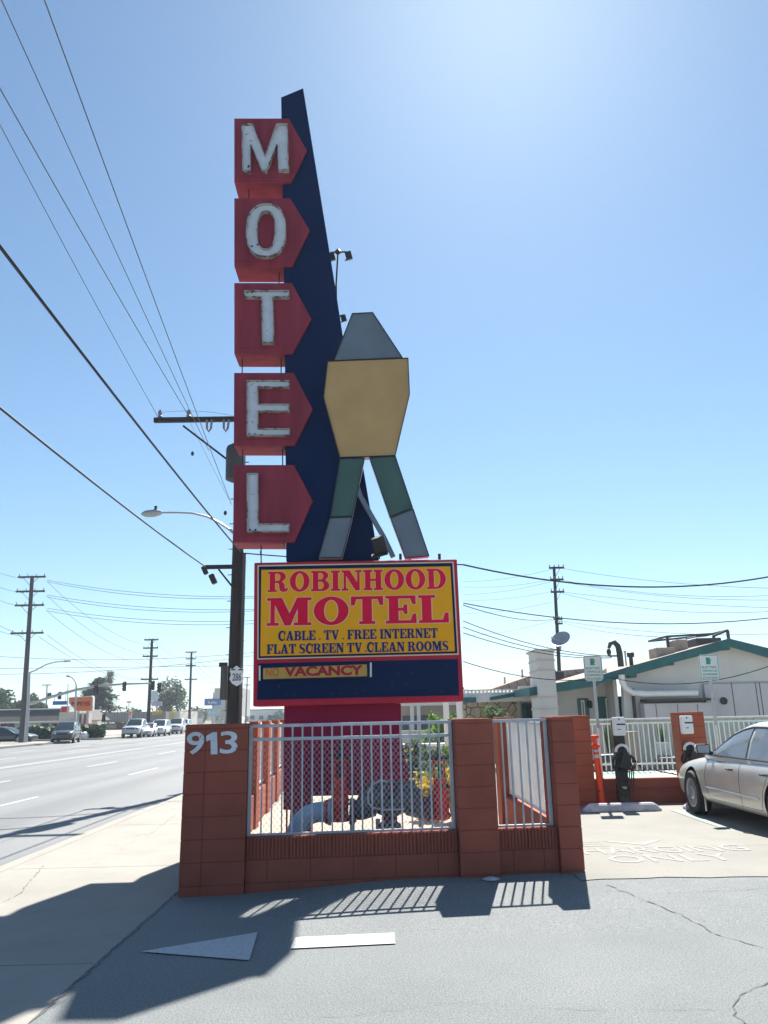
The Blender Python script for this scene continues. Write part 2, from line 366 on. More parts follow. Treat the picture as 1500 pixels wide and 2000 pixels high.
def fit_xz(mb, me, x0, x1, z0, z1, y, depth, m=0, bbox=None):    # stand a flat lettering mesh on a wall facing -Y
    xs = [v.co.x for v in me.vertices]; ys = [v.co.y for v in me.vertices]; zs = [v.co.z for v in me.vertices]
    ax, bx, ay, by = bbox if bbox else (min(xs), max(xs), min(ys), max(ys)); zr = max(max(zs)-min(zs), 1e-6); zm = min(zs)
    k = len(mb.v)
    for v in me.vertices:
        mb.v.append(Vector((x0+(v.co.x-ax)/(bx-ax)*(x1-x0), y+depth*(1-(v.co.z-zm)/zr), z0+(v.co.y-ay)/(by-ay)*(z1-z0))))
    for p in me.polygons: mb.f.append([i+k for i in p.vertices]); mb.m.append(m)
    return mb

# ------------------------------------------------------------------ slab-serif letters (outlines on a 10-high grid)
def arc(cx, cy, rx, ry, a0, a1, n=18): return [(cx+rx*math.cos(R_(a0+(a1-a0)*i/n)), cy+ry*math.sin(R_(a0+(a1-a0)*i/n))) for i in range(n+1)]
def ribbon(pts, ws):
    L, Rr = [], []; n = len(pts)
    for i, p in enumerate(pts):
        a, b = pts[max(i-1, 0)], pts[min(i+1, n-1)]; dx, dy = b[0]-a[0], b[1]-a[1]; l = math.hypot(dx, dy) or 1
        L.append((p[0]-dy/l*ws[i]/2, p[1]+dx/l*ws[i]/2)); Rr.append((p[0]+dy/l*ws[i]/2, p[1]-dx/l*ws[i]/2))
    return L+Rr[::-1]
T = 1.05
GL = {
 'I': (4.0, [[(0, 0), (4, 0), (4, T), (3.2, T), (3.2, 10-T), (4, 10-T), (4, 10), (0, 10), (0, 10-T), (.8, 10-T), (.8, T), (0, T)]]),
 'H': (8.6, [[(0, 0), (4, 0), (4, T), (3.2, T), (3.2, 4.5), (5.4, 4.5), (5.4, T), (4.6, T), (4.6, 0), (8.6, 0), (8.6, T), (7.8, T), (7.8, 10-T), (8.6, 10-T), (8.6, 10), (4.6, 10), (4.6, 10-T), (5.4, 10-T), (5.4, 5.6), (3.2, 5.6), (3.2, 10-T), (4, 10-T), (4, 10), (0, 10), (0, 10-T), (.8, 10-T), (.8, T), (0, T)]]),
 'T': (8.0, [[(2, 0), (6, 0), (6, T), (5.2, T), (5.2, 8.9), (6.6, 8.9), (7.1, 6.7), (8, 6.7), (8, 10), (0, 10), (0, 6.7), (.9, 6.7), (1.4, 8.9), (2.8, 8.9), (2.8, T), (2, T)]]),
 'L': (7.4, [[(0, 0), (7.4, 0), (7.4, 3.6), (6.5, 3.6), (5.9, T+.1), (3.2, T+.1), (3.2, 10-T), (4.2, 10-T), (4.2, 10), (0, 10), (0, 10-T), (.8, 10-T), (.8, T), (0, T)]]),
 'E': (7.6, [[(0, 0), (7.6, 0), (7.6, 3.4), (6.7, 3.4), (6.1, T+.1), (3.2, T+.1), (3.2, 4.5), (4.3, 4.5), (4.6, 3.3), (5.4, 3.3), (5.4, 6.8), (4.6, 6.8), (4.3, 5.6), (3.2, 5.6), (3.2, 8.9), (6.1, 8.9), (6.6, 6.8), (7.5, 6.8), (7.5, 10), (0, 10), (0, 10-T), (.8, 10-T), (.8, T), (0, T)]]),
 'F': (7.2, [[(0, 0), (4.3, 0), (4.3, T), (3.2, T), (3.2, 4.4), (4.3, 4.4), (4.6, 3.2), (5.4, 3.2), (5.4, 6.7), (4.6, 6.7), (4.3, 5.5), (3.2, 5.5), (3.2, 8.9), (5.8, 8.9), (6.3, 6.7), (7.2, 6.7), (7.2, 10), (0, 10), (0, 10-T), (.8, 10-T), (.8, T), (0, T)]]),
 'N': (8.8, [[(0, 0), (3, 0), (3, T), (2.0, T), (2.0, 7.2), (6.0, 0), (7.9, 0), (7.9, 10-T), (8.8, 10-T), (8.8, 10), (5.9, 10), (5.9, 10-T), (6.8, 10-T), (6.8, 4.0), (3.6, 10), (0, 10), (0, 10-T), (.9, 10-T), (.9, T), (0, T)]]),
 'M': (11.0, [[(0, 0), (3, 0), (3, T), (2.0, T), (2.0, 7.4), (4.4, 0), (5.9, 0), (8.0-.4, 6.0), (7.6, T), (6.7, T), (6.7, 0), (11, 0), (11, T), (10.1, T), (10.1, 10-T), (11, 10-T), (11, 10), (7.4, 10), (5.6, 4.4), (3.7, 10), (0, 10), (0, 10-T), (.9, 10-T), (.9, T), (0, T)]]),
 'V': (8.4, [[(3.4, 0), (5.2, 0), (7.7, 10-T), (8.4, 10-T), (8.4, 10), (5.5, 10), (5.5, 10-T), (6.4, 10-T), (4.8, 3.6), (3.3, 10-T), (4.0, 10-T), (4.0, 10), (0, 10), (0, 10-T), (.7, 10-T)]]),
 'A': (8.8, [[(0, 0), (3.2, 0), (3.2, T), (2.3, T), (2.75, 2.4), (5.1, 2.4), (5.5, T), (4.6, T), (4.6, 0), (8.8, 0), (8.8, T), (8.0, T), (5.5, 10), (3.5, 10), (.8, T), (0, T)], [(3.05, 3.4), (4.75, 3.4), (3.9, 7.0)]]),
 'O': (8.6, [arc(4.3, 5, 4.3, 5.15, 0, 350, 34), arc(4.3, 5, 1.75, 3.9, 0, 350, 34)]),
 'D': (8.4, [[(0, 0)]+arc(4.0, 5, 4.4, 5, -90, 90)+[(0, 10), (0, 10-T), (.8, 10-T), (.8, T), (0, T)], [(3.2, T)]+arc(4.0, 5, 1.9, 5-T, -85, 85)+[(3.2, 10-T)]]),
 'B': (8.0, [[(0, 0)]+arc(4.8, 2.75, 3.2, 2.75, -90, 60, 12)+arc(4.6, 7.65, 2.95, 2.35, -50, 90, 12)+[(0, 10), (0, 10-T), (.8, 10-T), (.8, T), (0, T)], [(3.2, T)]+arc(4.2, 2.85, 1.3, 1.85, -85, 85, 10)+[(3.2, 4.7)], [(3.2, 5.7)]+arc(4.1, 7.35, 1.2, 1.6, -85, 85, 10)+[(3.2, 8.95)]]),
 'R': (8.9, [[(0, 0), (4.0, 0), (4.0, T), (3.2, T), (3.2, 4.4), (4.2, 4.4), (4.9, 3.6), (5.0, 1.8), (5.5, .4), (6.6, -.1), (8.0, .1), (8.9, 1.2), (8.6, 2.2), (8.0, 1.5), (7.5, 1.7), (7.4, 3.2), (6.9, 4.4), (6.2, 4.9)]+arc(4.8, 7.45, 3.0, 2.55, -55, 90, 12)+[(0, 10), (0, 10-T), (.8, 10-T), (.8, T), (0, T)], [(3.2, 5.4)]+arc(4.2, 7.2, 1.2, 1.75, -85, 85, 10)+[(3.2, 8.95)]]),
 'C': (8.0, [ribbon(arc(4.4, 5, 3.3, 4.55, -45, -322, 30), [1.0+1.5*abs(math.sin(math.pi*i/30))**.8 for i in range(31)])+[(7.1, 6.6), (8.0, 6.6), (8.0, 9.9), (7.2, 9.9), (6.9, 9.0)]]),
 'S': (7.0, [ribbon([(.6, .6), (.8, 2.0), (1.9, .7), (3.6, .45), (5.3, 1.1), (5.9, 2.6), (5.0, 4.1), (3.4, 5.1), (1.9, 6.1), (1.2, 7.5), (1.9, 9.0), (3.6, 9.6), (5.0, 9.2), (6.0, 8.0), (6.2, 9.6)], [.9, .9, .9, 1.0, 1.7, 2.1, 2.4, 2.5, 2.4, 2.1, 1.6, 1.0, .9, .9, .8])]),
 '.': (1.6, [arc(.8, .9, .85, .9, 0, 330, 11)]),
}
def slab_text(mb, body, x0, x1, z0, z1, y, depth, gap=0.9, space=3.2, offset=0.0, m=0):
    pos, x = [], 0.0
    for ch in body:
        if ch == ' ': x += space; continue
        pos.append((ch, x)); x += GL[ch][0]+gap
    tot = x-gap
    for ch, px in pos:
        me = curve_mesh(poly_curve([[(p[0]+px, p[1]) for p in s] for s in GL[ch][1]], 0.5, offset))
        fit_xz(mb, me, x0, x1, z0, z1, y, depth, m, bbox=(0, tot, 0, 10)); bpy.data.meshes.remove(me)
    return mb
def font_text(mb, body, x0, x1, z0, z1, y, depth, bold=0.02, m=0, spacing=1.0):
    me = curve_mesh(text_curve(body, bold, 0.05, spacing)); fit_xz(mb, me, x0, x1, z0, z1, y, depth, m); bpy.data.meshes.remove(me); return mb

# ================================================================== GROUND
def smooth(a): a = max(0.0, min(1.0, a)); return a*a*(3-2*a)
def gz(x, y): return 0.065*smooth((x+1.3)/1.6)*smooth((y-6.2)/1.9)*(1-smooth((y-9.0)/2.5))
def grid_sheet(name, x0, x1, y0, y1, st, dz, mat_, label=None, f=gz):
    mb = MB(); nx = max(1, int((x1-x0)/st)); ny = max(1, int((y1-y0)/st))
    vs = [(x0+(x1-x0)*i/nx, y0+(y1-y0)*j/ny, f(x0+(x1-x0)*i/nx, y0+(y1-y0)*j/ny)+dz) for j in range(ny+1) for i in range(nx+1)]
    mb.add(vs, [(j*(nx+1)+i, j*(nx+1)+i+1, (j+1)*(nx+1)+i+1, (j+1)*(nx+1)+i) for j in range(ny) for i in range(nx)])
    o = mb.build(name, mat_, smooth=True); o['kind'] = 'structure'; return o
flat = lambda x, y: 0.0
def struct(mb, name, m, **k): o = mb.build(name, m, **k); o['kind'] = 'structure'; return o
struct(MB().sheet([(-2500, -60), (2500, -60), (2500, 4500), (-2500, 4500)], -0.30), 'ground', M['gravel_brown'])
# driveway: the asphalt between sidewalk and parking, as a box-thick sheet with a fold up to the wall
grid_sheet('driveway', -1.95, 14, -8, 11.0, 0.25, 0.0, M['asphalt'])
struct(MB().sheet([(2.0, 7.85), (14, 7.95), (14, 15.2), (2.0, 15.2)], 0.0).sheet([(-9, -20), (-8.9, -20), (-8.9, -19.9)], -0.2), 'parking_base', M['parking_concrete'])
bpy.data.objects.remove(bpy.data.objects['parking_base'])
def pad_y(x): return 7.86+0.03*math.sin(x*3.1)+0.02*math.sin(x*9.7)
mb = MB(); nx = 60
YL = [None]+[8.1+.2*k for k in range(20)]+[12.1, 13, 14.6]
for j, y in enumerate(YL):
    for i in range(nx+1):
        x = 1.9+12.1*i/nx; yy = pad_y(x) if y is None else y; mb.v.append(Vector((x, yy, gz(x, yy)+0.006)))
for j in range(len(YL)-1):
    for i in range(nx): a = j*(nx+1)+i; mb.f.append([a, a+1, a+nx+2, a+nx+1]); mb.m.append(0)
struct(mb, 'parking_pavement', M['parking_concrete'], smooth=True)
# courtyard ground behind the fences, sandy soil inside the corner planter
struct(MB().sheet([(1.95, 14.55), (60, 14.55), (60, 60), (1.95, 60)], 0.001), 'courtyard_paving', M['sidewalk_concrete'])
struct(MB().sheet([(-1.93, 8.2), (1.93, 8.4), (1.93, 34), (-1.93, 34)], 0.012), 'planter_ground', M['sand'])
# sidewalk + kerb + gutter
KX = -4.35
struct(MB().box(KX+0.16, -1.955, -10, 400, -0.28, 0.0), 'sidewalk', M['sidewalk_concrete'])
struct(MB().box(KX, KX+0.15, -10, 400, -0.28, 0.004), 'kerb', M['sidewalk_concrete'], bevel=0.03)
struct(MB().box(KX-0.42, KX-0.003, -10, 400, -0.29, -0.136), 'gutter', M['sidewalk_concrete'])
mbj = MB()
for y in [5.9+3.6*k for k in range(25)]: mbj.box(KX+0.17, -1.97, y, y+0.006, -0.002, 0.0012)
struct(mbj, 'sidewalk_joints', M['crack'])
# wandering cracks
def crack(pts, w, z=0.004, seed=1, name='pavement_crack', f=gz):
    rd = random.Random(seed); mb = MB(); P = []
    for a, b in zip(pts[:-1], pts[1:]):
        n = max(2, int((Vector(b)-Vector(a)).length/0.06))
        for i in range(n):
            q = Vector(a).lerp(Vector(b), i/n); P.append(q+Vector((rd.uniform(-.018, .018), rd.uniform(-.018, .018), 0)))
    for a, b in zip(P[:-1], P[1:]):
        d = (b-a).normalized(); n = Vector((-d.y, d.x, 0)); wa = w*rd.uniform(.1, .75)
        mb.add([(a+n*wa)[:2]+(f(a.x, a.y)+z,), (a-n*wa)[:2]+(f(a.x, a.y)+z,), (b-n*wa)[:2]+(f(b.x, b.y)+z,), (b+n*wa)[:2]+(f(b.x, b.y)+z,)], [(0, 1, 2, 3)])
    return struct(mb, name, M['crack'])
g2 = lambda *p: Vector((p[0], p[1], 0))
def gp(px, py): q = G(px, py); return (q.x, q.y, 0)
crack([(-1.93, 9, 0), (-1.94, 2, 0)], 0.014, 0.0045, 3)
crack([gp(1185, 1742), gp(1240, 1760), gp(1330, 1790), gp(1400, 1825), gp(1500, 1855)], 0.010, 0.0045, 5)
crack([gp(1500, 1920), gp(1440, 1950), gp(1430, 1985), gp(1480, 2010)], 0.008, 0.0045, 6)
crack([gp(1300, 1755), gp(1380, 1752), gp(1500, 1747)], 0.005, 0.0045, 7)
crack([gp(620, 1990), gp(900, 1960), gp(1150, 1975), gp(1430, 1972)], 0.0025, 0.0045, 8)
crack([gp(0, 1862), gp(120, 1838), gp(260, 1822)], 0.004, 0.0045, 9, f=flat)
crack([gp(85, 1690), gp(40, 1745), gp(0, 1765)], 0.006, 0.0045, 10, f=flat)
crack([gp(230, 1660), gp(300, 1625), gp(345, 1590)], 0.004, 0.0045, 11, f=flat)
crack([gp(240, 1640), gp(290, 1628), gp(262, 1632)], 0.004, 0.0045, 12, f=flat)
crack([(1.95, 9.55, 0), (6, 9.5, 0), (9, 9.5, 0)], 0.006, 0.010, 13)
# street
SZ = -0.14
struct(MB().sheet([(-26.3, -30), (KX-0.42, -30), (KX-0.42, 900), (-26.3, 900)], SZ), 'street', M['street'])
struct(MB().sheet([(-300, 69), (-26.3, 69), (-26.3, 77), (-300, 77)], SZ), 'cross_street', M['street'])
struct(MB().box(-300, -26.3, 77, 500, -0.28, 0.0), 'far_pavement', M['sidewalk_concrete'])
struct(MB().box(-300, -26.3, -30, 69, -0.28, 0.0), 'near_far_pavement', M['sidewalk_concrete'])
mb = MB()
for x, w in ((-8.22, 0.055), (-11.45, 0.055), (-18.6, .055), (-22.0, .055)):
    y = {-8.22: 17.2, -11.45: 24.2}.get(x, 20)-14.4*3
    while y < 330:
        mb.box(x-w, x+w, y, y+3.6, SZ+.001, SZ+0.006); y += 7.2*1.0 if False else 10.2 if x != -8.22 else 5.95+4.6
    y = 0
for x in (-14.9, -15.2): mb.box(x-.05, x+.05, -30, 330, SZ+.001, SZ+.006)
struct(mb, 'lane_markings', M['lane_paint'])
# arrow + bar painted on the driveway
a = [gp(275, 1861), gp(503, 1823), gp(487, 1878)]
b = [gp(577, 1833), gp(770, 1824), gp(772, 1845), gp(567, 1855)]
mb = MB().sheet([(p[0], p[1]) for p in a], 0.009).sheet([(p[0], p[1]) for p in b], 0.009)
struct(mb, 'painted_arrow', M['arrow_paint'])
q = gp(960, 1733); tag(MB().lathe([(.07, 0), (.085, .004), (.05, .016), (.01, .020)], (q[0], q[1], gz(q[0], q[1])+.006), (0, 0, 1), 16).build('valve_lid', M['stone_conc'], smooth=True), 'small round pale lid on the ground at the foot of the middle pillar', 'lid')
# stall stripe and the words on the stall
p = [gp(1322, 1606), gp(1345, 1606), gp(1500, 1668), gp(1500, 1652)]
struct(MB().sheet([(4.62, 8.2), (4.78, 8.2), (4.92, 13.3), (4.76, 13.3)], 0.012), 'stall_stripe', M['teal_faded'])
mb = MB()
for body, pa, pb, py in (('EV', (1150, 1662), (1300, 1657), None), ('CHARGING', (1152, 1683), (1445, 1667), None), ('ONLY', (1232, 1692), (1400, 1683), None)): pass
for body, x0, x1, y0, y1 in (('EV', 2.25, 3.5, 9.75, 10.2), ('CHARGING', 1.98, 4.15, 9.15, 9.6), ('ONLY', 2.45, 3.75, 8.62, 9.02)):
    me = curve_mesh(text_curve(body, 0.0, 0.001)); xs = [v.co.x for v in me.vertices]; ys = [v.co.y for v in me.vertices]
    k = len(mb.v)
    for v in me.vertices:
        X_ = x0+(v.co.x-min(xs))/(max(xs)-min(xs))*(x1-x0); Y_ = y0+(v.co.y-min(ys))/(max(ys)-min(ys))*(y1-y0)
        mb.v.append(Vector((X_, Y_, gz(X_, Y_)+(0.0095 if v.co.z > 0 else 0.009))))
    for q in me.polygons:
        if all(me.vertices[i].co.z > 0 for i in q.vertices): mb.f.append([i+k for i in q.vertices]); mb.m.append(0)
struct(mb, 'painted_stall_words', M['faint_paint'])

# ================================================================== FRONT BLOCK WALL
def courses(mb, u0, u1, v0, v1, z0, z1, joints, gap=0.005, rec=0.005, ch=0.2032, top=None):
    """block courses counted down from z1; joints = relative x of vertical joints per alternate course"""
    mb.box(u0+rec, u1-rec, v0+rec, v1-rec, z0, z1-rec, 1)
    z = z1; k = 0
    while z > z0+0.01:
        h = (top if (k == 0 and top) else ch); zb = max(z0, z-h)
        js = [u0]+[u0+j for j in joints[k % len(joints)]]+[u1]
        for a_, b_ in zip(js[:-1], js[1:]):
            jit = random.uniform(-.0012, .0012)
            mb.box(a_+(gap/2 if a_ > u0 else 0), b_-(gap/2 if b_ < u1 else 0), v0+jit, v1-jit, zb+gap/2, z-gap/2, 0)
        z = zb; k += 1
WALLO = Vector((-1.88, 7.86, 0)); WANG = math.atan2(0.33, 3.85)
wall = thing('block_wall', 'low dark red painted block wall with tall pillars and 913 on its left pillar', 'wall', WALLO, WANG)
def WU(px, py, v=0.0):       # photo point -> (u, z) on the wall's own plane
    d = ray(px, py); c, s = math.cos(WANG), math.sin(WANG)
    nrm = Vector((-s, c, 0)); t = (WALLO.dot(nrm)+v)/d.dot(nrm); q = Vector((0, 0, EYE))+d*t-WALLO
    return q.x*c+q.y*s, q.z
RW = [M['red_wall'], M['mortar']]
HT = 1.555
def pillar(u0, u1, v0, v1, joints, z0=-0.05, parent=wall, mats=RW, top=.045, ht=HT):
    mb = MB(); courses(mb, u0, u1, v0, v1, z0, ht, joints, top=top)
    return mb.build('pillar', mats, parent, bevel=0.004, local=True)
pA = pillar(0, 0.605, 0, 0.42, [[0.2]]); pA['label'] = 'pillar carrying the white house number 913'
uB0, uB1 = WU(900, 1700)[0], WU(977, 1700)[0]
uC0, uC1 = WU(1098, 1700)[0], WU(1143, 1700)[0]
pillar(uB0, uB1, -0.02, 0.40, [[]]); pillar(uC0, uC1, 0.0, 0.42, [[]])
LT = 0.49
def low_wall(u0, u1, v0, v1, parent, mats, z0=-0.05, top=LT, ribs=True, local=True):
    mb = MB(); mb.box(u0, u1, v0+.008, v1-.008, z0, top-.008, 1)
    n = max(1, round((u1-u0)/0.405)); w = (u1-u0)/n
    for k in range(n):
        a_, b_ = u0+k*w, u0+(k+1)*w
        if ribs:
            mb.box(a_+.003, b_-.003, v0+.004, v1-.001, top-.2, top)
            x = a_+.008
            while x < b_-.022: mb.box(x, x+.020, v0-.012, v0+.004, top-.197, top-.008); x += .034
        else: mb.box(a_+.003, b_-.003, v0, v1, top-.2, top)
    z = top-.203; off = .5
    while z > z0:
        zb = max(z0, z-.203); xs = [u0]; x = u0+w*off
        while x < u1-.03: xs.append(x); x += w
        xs.append(u1)
        for a_, b_ in zip(xs[:-1], xs[1:]): mb.box(a_+.003, b_-.003, v0, v1, zb+.003, z-.003)
        z = zb; off = 1.0 if off == .5 else .5
    return mb.build('low_wall', mats, parent, bevel=0.003, local=local)
low_wall(0.607, uB0-.002, 0.06, 0.26, wall, RW); low_wall(uB1+.002, uC0-.002, 0.06, 0.26, wall, RW)
# house number
nb = MB(); z0n, z1n = WU(360, 1474)[1], WU(360, 1430)[1]
nb.prism([WU(x_, y_) for x_, y_ in ((403, 1437), (416, 1430), (424, 1430), (425, 1473), (412, 1473.5), (411.5, 1445), (403, 1448))], -.010, -.001).build('house_number', M['letter_white'], wall, local=True)
for ch, a_, b_ in (('9', 364, 399), ('3', 429, 464)):
    u0_, u1_ = WU(a_, 1450)[0], WU(b_, 1450)[0]; nb = MB(); font_text(nb, ch, u0_+.004, u1_, z0n, z1n, -0.010, 0.009, 0.014)
    nb.build('house_number', M['letter_white'], wall, local=True)
# street-front railings
def railing(u0, u1, v, zs, zb, zt, n, m, parent, post=0.035, pick=0.016, posts=True):
    f = MB()
    if posts:
        for u in (u0+post/2, u1-post/2): f.box(u-post/2, u+post/2, v-post/2, v+post/2, zb-.02, zt+.01)
    for z in zs: f.box(u0+post, u1-post, v-.016, v+.016, z-.016, z+.016)
    o = f.build('railing', m, parent, local=True, bevel=0.003)
    for k in range(n):
        u = u0+post+(u1-u0-2*post)*(k+1)/(n+1)
        MB().box(u-pick/2, u+pick/2, v-pick/2, v+pick/2, zb+.016, zt-.016).build('picket', m, o, local=True)
    return o
zt_ = WU(690, 1414, .16)[1]; z2_ = WU(690, 1440, .16)[1]; zb_ = WU(690, 1625, .16)[1]
ra = railing(0.61, uB0-.005, 0.16, (zt_, z2_, zb_), zb_, zt_, 19, M['galv'], wall)
railing(uB1+.006, uC0-.006, 0.16, (zt_, zb_), zb_, zt_, 5, M['galv'], wall)
# chain link behind the front railing
mb = MB(); u0, u1, za, zb2 = 0.64, uB0-.04, zb_-.02, z2_-.01; s = 0.052
H = zb2-za; L = u1-u0; k = -int(H/s)-1
def clipseg(x0, z0, x1, z1):
    pts = []
    d = (x1-x0, z1-z0); t0, t1 = 0.0, 1.0
    for p_, q_ in ((-d[0], x0-u0), (d[0], u1-x0), (-d[1], z0-za), (d[1], zb2-z0)):
        if abs(p_) < 1e-9:
            if q_ < 0: return None
        else:
            r_ = q_/p_
            if p_ < 0: t0 = max(t0, r_)
            else: t1 = min(t1, r_)
    return None if t0 >= t1 else (x0+d[0]*t0, z0+d[1]*t0, x0+d[0]*t1, z0+d[1]*t1)
x = u0-H*.8
while x < u1+H:
    for sg in (1, -1):
        c = clipseg(x, za if sg > 0 else zb2, x+H*.8, zb2 if sg > 0 else za)
        if c: mb.bar((c[0], .20+.002*sg, c[1]), (c[2], .20+.002*sg, c[3]), .0028)
    x += s
mb.build('chain_link_mesh', M['galv'], wall, local=True)

# ---- right side run of the enclosure, back towards the lot
rs = thing('side_fence', 'red block side wall topped by closely set white pickets behind the front corner', 'fence', (1.78, 8.45, 0))
low_wall(0, 0.0, 0, 0, rs, RW) if False else None
mb = MB(); mb.box(1.80, 1.98, 8.62, 11.6, -.02, .45); mb.build('low_wall', M['red_wall_sunlit'], rs)
p_ = MB(); p_.box(1.76, 2.02, 11.62, 12.0, -.02, 1.54); p_.box(1.765, 1.77, 11.7, 11.9, .2, 1.4); p_.build('pillar', M['red_wall_sunlit'], rs, bevel=.005)
f = MB(); f.box(1.875, 1.905, 8.45, 11.6, .49, .52).box(1.875, 1.905, 8.45, 11.6, 1.46, 1.49); r0 = f.build('railing', M['white_rail'], rs)
y = 8.5
while y < 11.6: MB().box(1.879, 1.901, y, y+.022, .52, 1.46).build('picket', M['white_rail'], r0); y += .105
# ---- left side run along the sidewalk
ls = thing('side_wall', 'block side wall along the sidewalk with three pillars coloured in a sunlit orange tone', 'wall', (-1.88, 8.3, 0))
def lsx(y): return -1.82-.045*(y-12.3)
for yy in (12.2, 14.1, 16.1, 18.3):
    mb = MB(); xi = lsx(yy); courses(mb, xi-.13, xi, yy, yy+.30, -.02, HT, [[]], top=.045); mb.build('pillar', [M['red_wall_sunlit'], M['mortar']], ls, bevel=.004)
for ya, yb in ((8.30, 12.19), (12.51, 14.09), (14.41, 16.09), (16.41, 18.29)):
    xa_, xb_ = lsx(ya), lsx(yb)
    MB().slab([(xa_-.16, ya), (xa_-.03, ya), (xb_-.03, yb), (xb_-.16, yb)], -.02, .5).build('low_wall', M['red_wall_sunlit'], ls, bevel=.006)
    f = MB(); f.bar((xa_-.09, ya, .57), (xb_-.09, yb, .57), .03).bar((xa_-.09, ya, 1.47), (xb_-.09, yb, 1.47), .03); rr = f.build('railing', M['white_rail'], ls)
    n = int((yb-ya)/.14)
    for k in range(n): y = ya+(k+1)*(yb-ya)/(n+1); xx = lsx(y)-.09; MB().box(xx-.008, xx+.008, y-.008, y+.008, .585, 1.455).build('picket', M['white_rail'], rr)

# ================================================================== THE MOTEL SIGN
YS = 11.4
sign = thing('pylon_sign', 'tall navy fin sign with five red arrow boxes spelling MOTEL above a yellow panel', 'sign', (-.3, 11.6, 0))
def poly(pts, Y): return [(W(x, y, Y).x, W(x, y, Y).z) for x, y in pts]
fin = MB().prism(poly([(559, 1096), (556, 640), (549, 190), (592, 172), (655, 562), (708, 905), (740, 1094)], 11.62), 11.62, 11.98)
fin.build('fin', M['navy'], sign, bevel=.004)
boxes = [
 ([(457.5, 231), (564, 231), (599, 293), (568.5, 356), (457.5, 356)]),
 ([(457.5, 387), (567, 387), (604.5, 449), (570.5, 520), (457.5, 520)]),
 ([(457.5, 552.5), (570, 552.5), (608, 622), (571, 691), (457.5, 691)]),
 ([(457.2, 728), (574, 728), (610.7, 799), (575.5, 870), (456.5, 870)]),
 ([(456.7, 908), (574, 908), (611, 978), (575, 1059.5), (455, 1059.5)])]
Ef = 11.56
sig_letters = {
 0: [[(471.5, 242), (494, 242), (517.5, 304), (540, 242), (561.5, 242), (564, 332), (543.5, 332), (541.5, 281), (521, 333), (511.5, 333), (489.5, 281), (489, 333), (473.5, 333)]],
 1: 'O',
 2: [[(477, 567.5), (564.5, 567.5), (564.5, 580), (533, 580), (535, 669.5), (512, 669.5), (510.5, 580), (477, 580)]],
 3: [[(482, 743), (565, 743), (565, 756), (504, 756), (504, 789), (565, 789), (565, 803), (504, 803), (504, 837), (565.5, 837), (565.5, 850), (482, 850)]],
 4: [[(482, 924.5), (503.5, 924.5), (504.5, 1023), (565, 1023), (564, 1038), (482.5, 1038)]]}
for k, pts in enumerate(boxes):
    bx_ = MB()
    outer = poly(pts, Ef); bx_.prism(outer, Ef, Ef+.055)
    fx = W([552, 553, 554, 556, 557][k], 640, 11.62).x+.02; bb = [outer[0], (fx, outer[1][1]), (fx, outer[-2][1]), outer[-1]]
    bx_.prism(bb, Ef+.056, Ef+.50)
    z_ = outer[-1][1]; bx_.box(outer[-1][0]+.005, outer[-2][0]-.03, Ef-.012, Ef-.001, z_+.085, z_+.10)
    bo = bx_.build('letter_box', M['sign_red'], sign, bevel=.008)
    # thin raised seam near the lower edge of each box, like the folded flange
    if sig_letters[k] == 'O':
        c0 = W(519.5, 449, Ef-.09); rx = W(558.5, 449, Ef-.09).x-c0.x; rz = W(519, 398, Ef-.09).z-c0.z
        outer_s = [(c0.x+rx*math.copysign(abs(math.cos(a))**.82, math.cos(a)), c0.z+rz*math.copysign(abs(math.sin(a))**.82, math.sin(a))) for a in [2*math.pi*i/40 for i in range(40)]]
        irx, irz = rx*.44, rz*.72
        inner = [(c0.x+irx*math.copysign(abs(math.cos(a))**.82, math.cos(a)), c0.z+irz*math.copysign(abs(math.sin(a))**.82, math.sin(a))) for a in [2*math.pi*i/40 for i in range(40)]]
        spl = [outer_s, inner]
    else: spl = [poly(q, Ef-.09) for q in sig_letters[k]]
    me = curve_mesh(poly_curve(spl, .5)); lm = MB(); kk = 0
    for v in me.vertices: lm.v.append(Vector((v.co.x, Ef-.055 if v.co.z > 0 else Ef-.003, v.co.y)))
    for q in me.polygons:
        lm.f.append(list(q.vertices)); lm.m.append(0 if abs(q.normal.z) > .5 else 1)
    bpl_ = bpy.data.meshes.remove(me)
    lo = lm.build('letter', [M['letter_white'], M['letter_side']], sign)
    for sp in spl:
        n_ = len(sp); w_ = MB()
        ar_ = sum(sp[i][0]*sp[(i+1) % n_][1]-sp[(i+1) % n_][0]*sp[i][1] for i in range(n_)); sg_ = 1 if (ar_ > 0) == (sp is spl[0]) else -1
        ins_ = []
        for i in range(n_):
            p0, p1, p2 = Vector(sp[i-1]), Vector(sp[i]), Vector(sp[(i+1) % n_]); d1, d2 = (p1-p0).normalized(), (p2-p1).normalized()
            n1 = Vector((-d1.y, d1.x))*sg_; n2 = Vector((-d2.y, d2.x))*sg_; b_ = (n1+n2); b_ = b_/max(b_.dot(n1), .35); ins_.append(p1+b_*.011)
        for i in range(n_):
            j2 = (i+1) % n_; o0, o1, q0, q1 = sp[i], sp[j2], ins_[i], ins_[j2]; yf, yb = Ef-.105, Ef-.055
            w_.add([(o0[0], yf, o0[1]), (o1[0], yf, o1[1]), (q1.x, yf, q1.y), (q0.x, yf, q0.y)], [(0, 1, 2, 3)])
            w_.add([(o0[0], yf, o0[1]), (o1[0], yf, o1[1]), (o1[0], yb, o1[1]), (o0[0], yb, o0[1])], [(0, 1, 2, 3)])
            w_.add([(q0.x, yf, q0.y), (q1.x, yf, q1.y), (q1.x, yb, q1.y), (q0.x, yb, q0.y)], [(0, 1, 2, 3)])
        w_.build('letter_rim', M['letter_side'], lo)
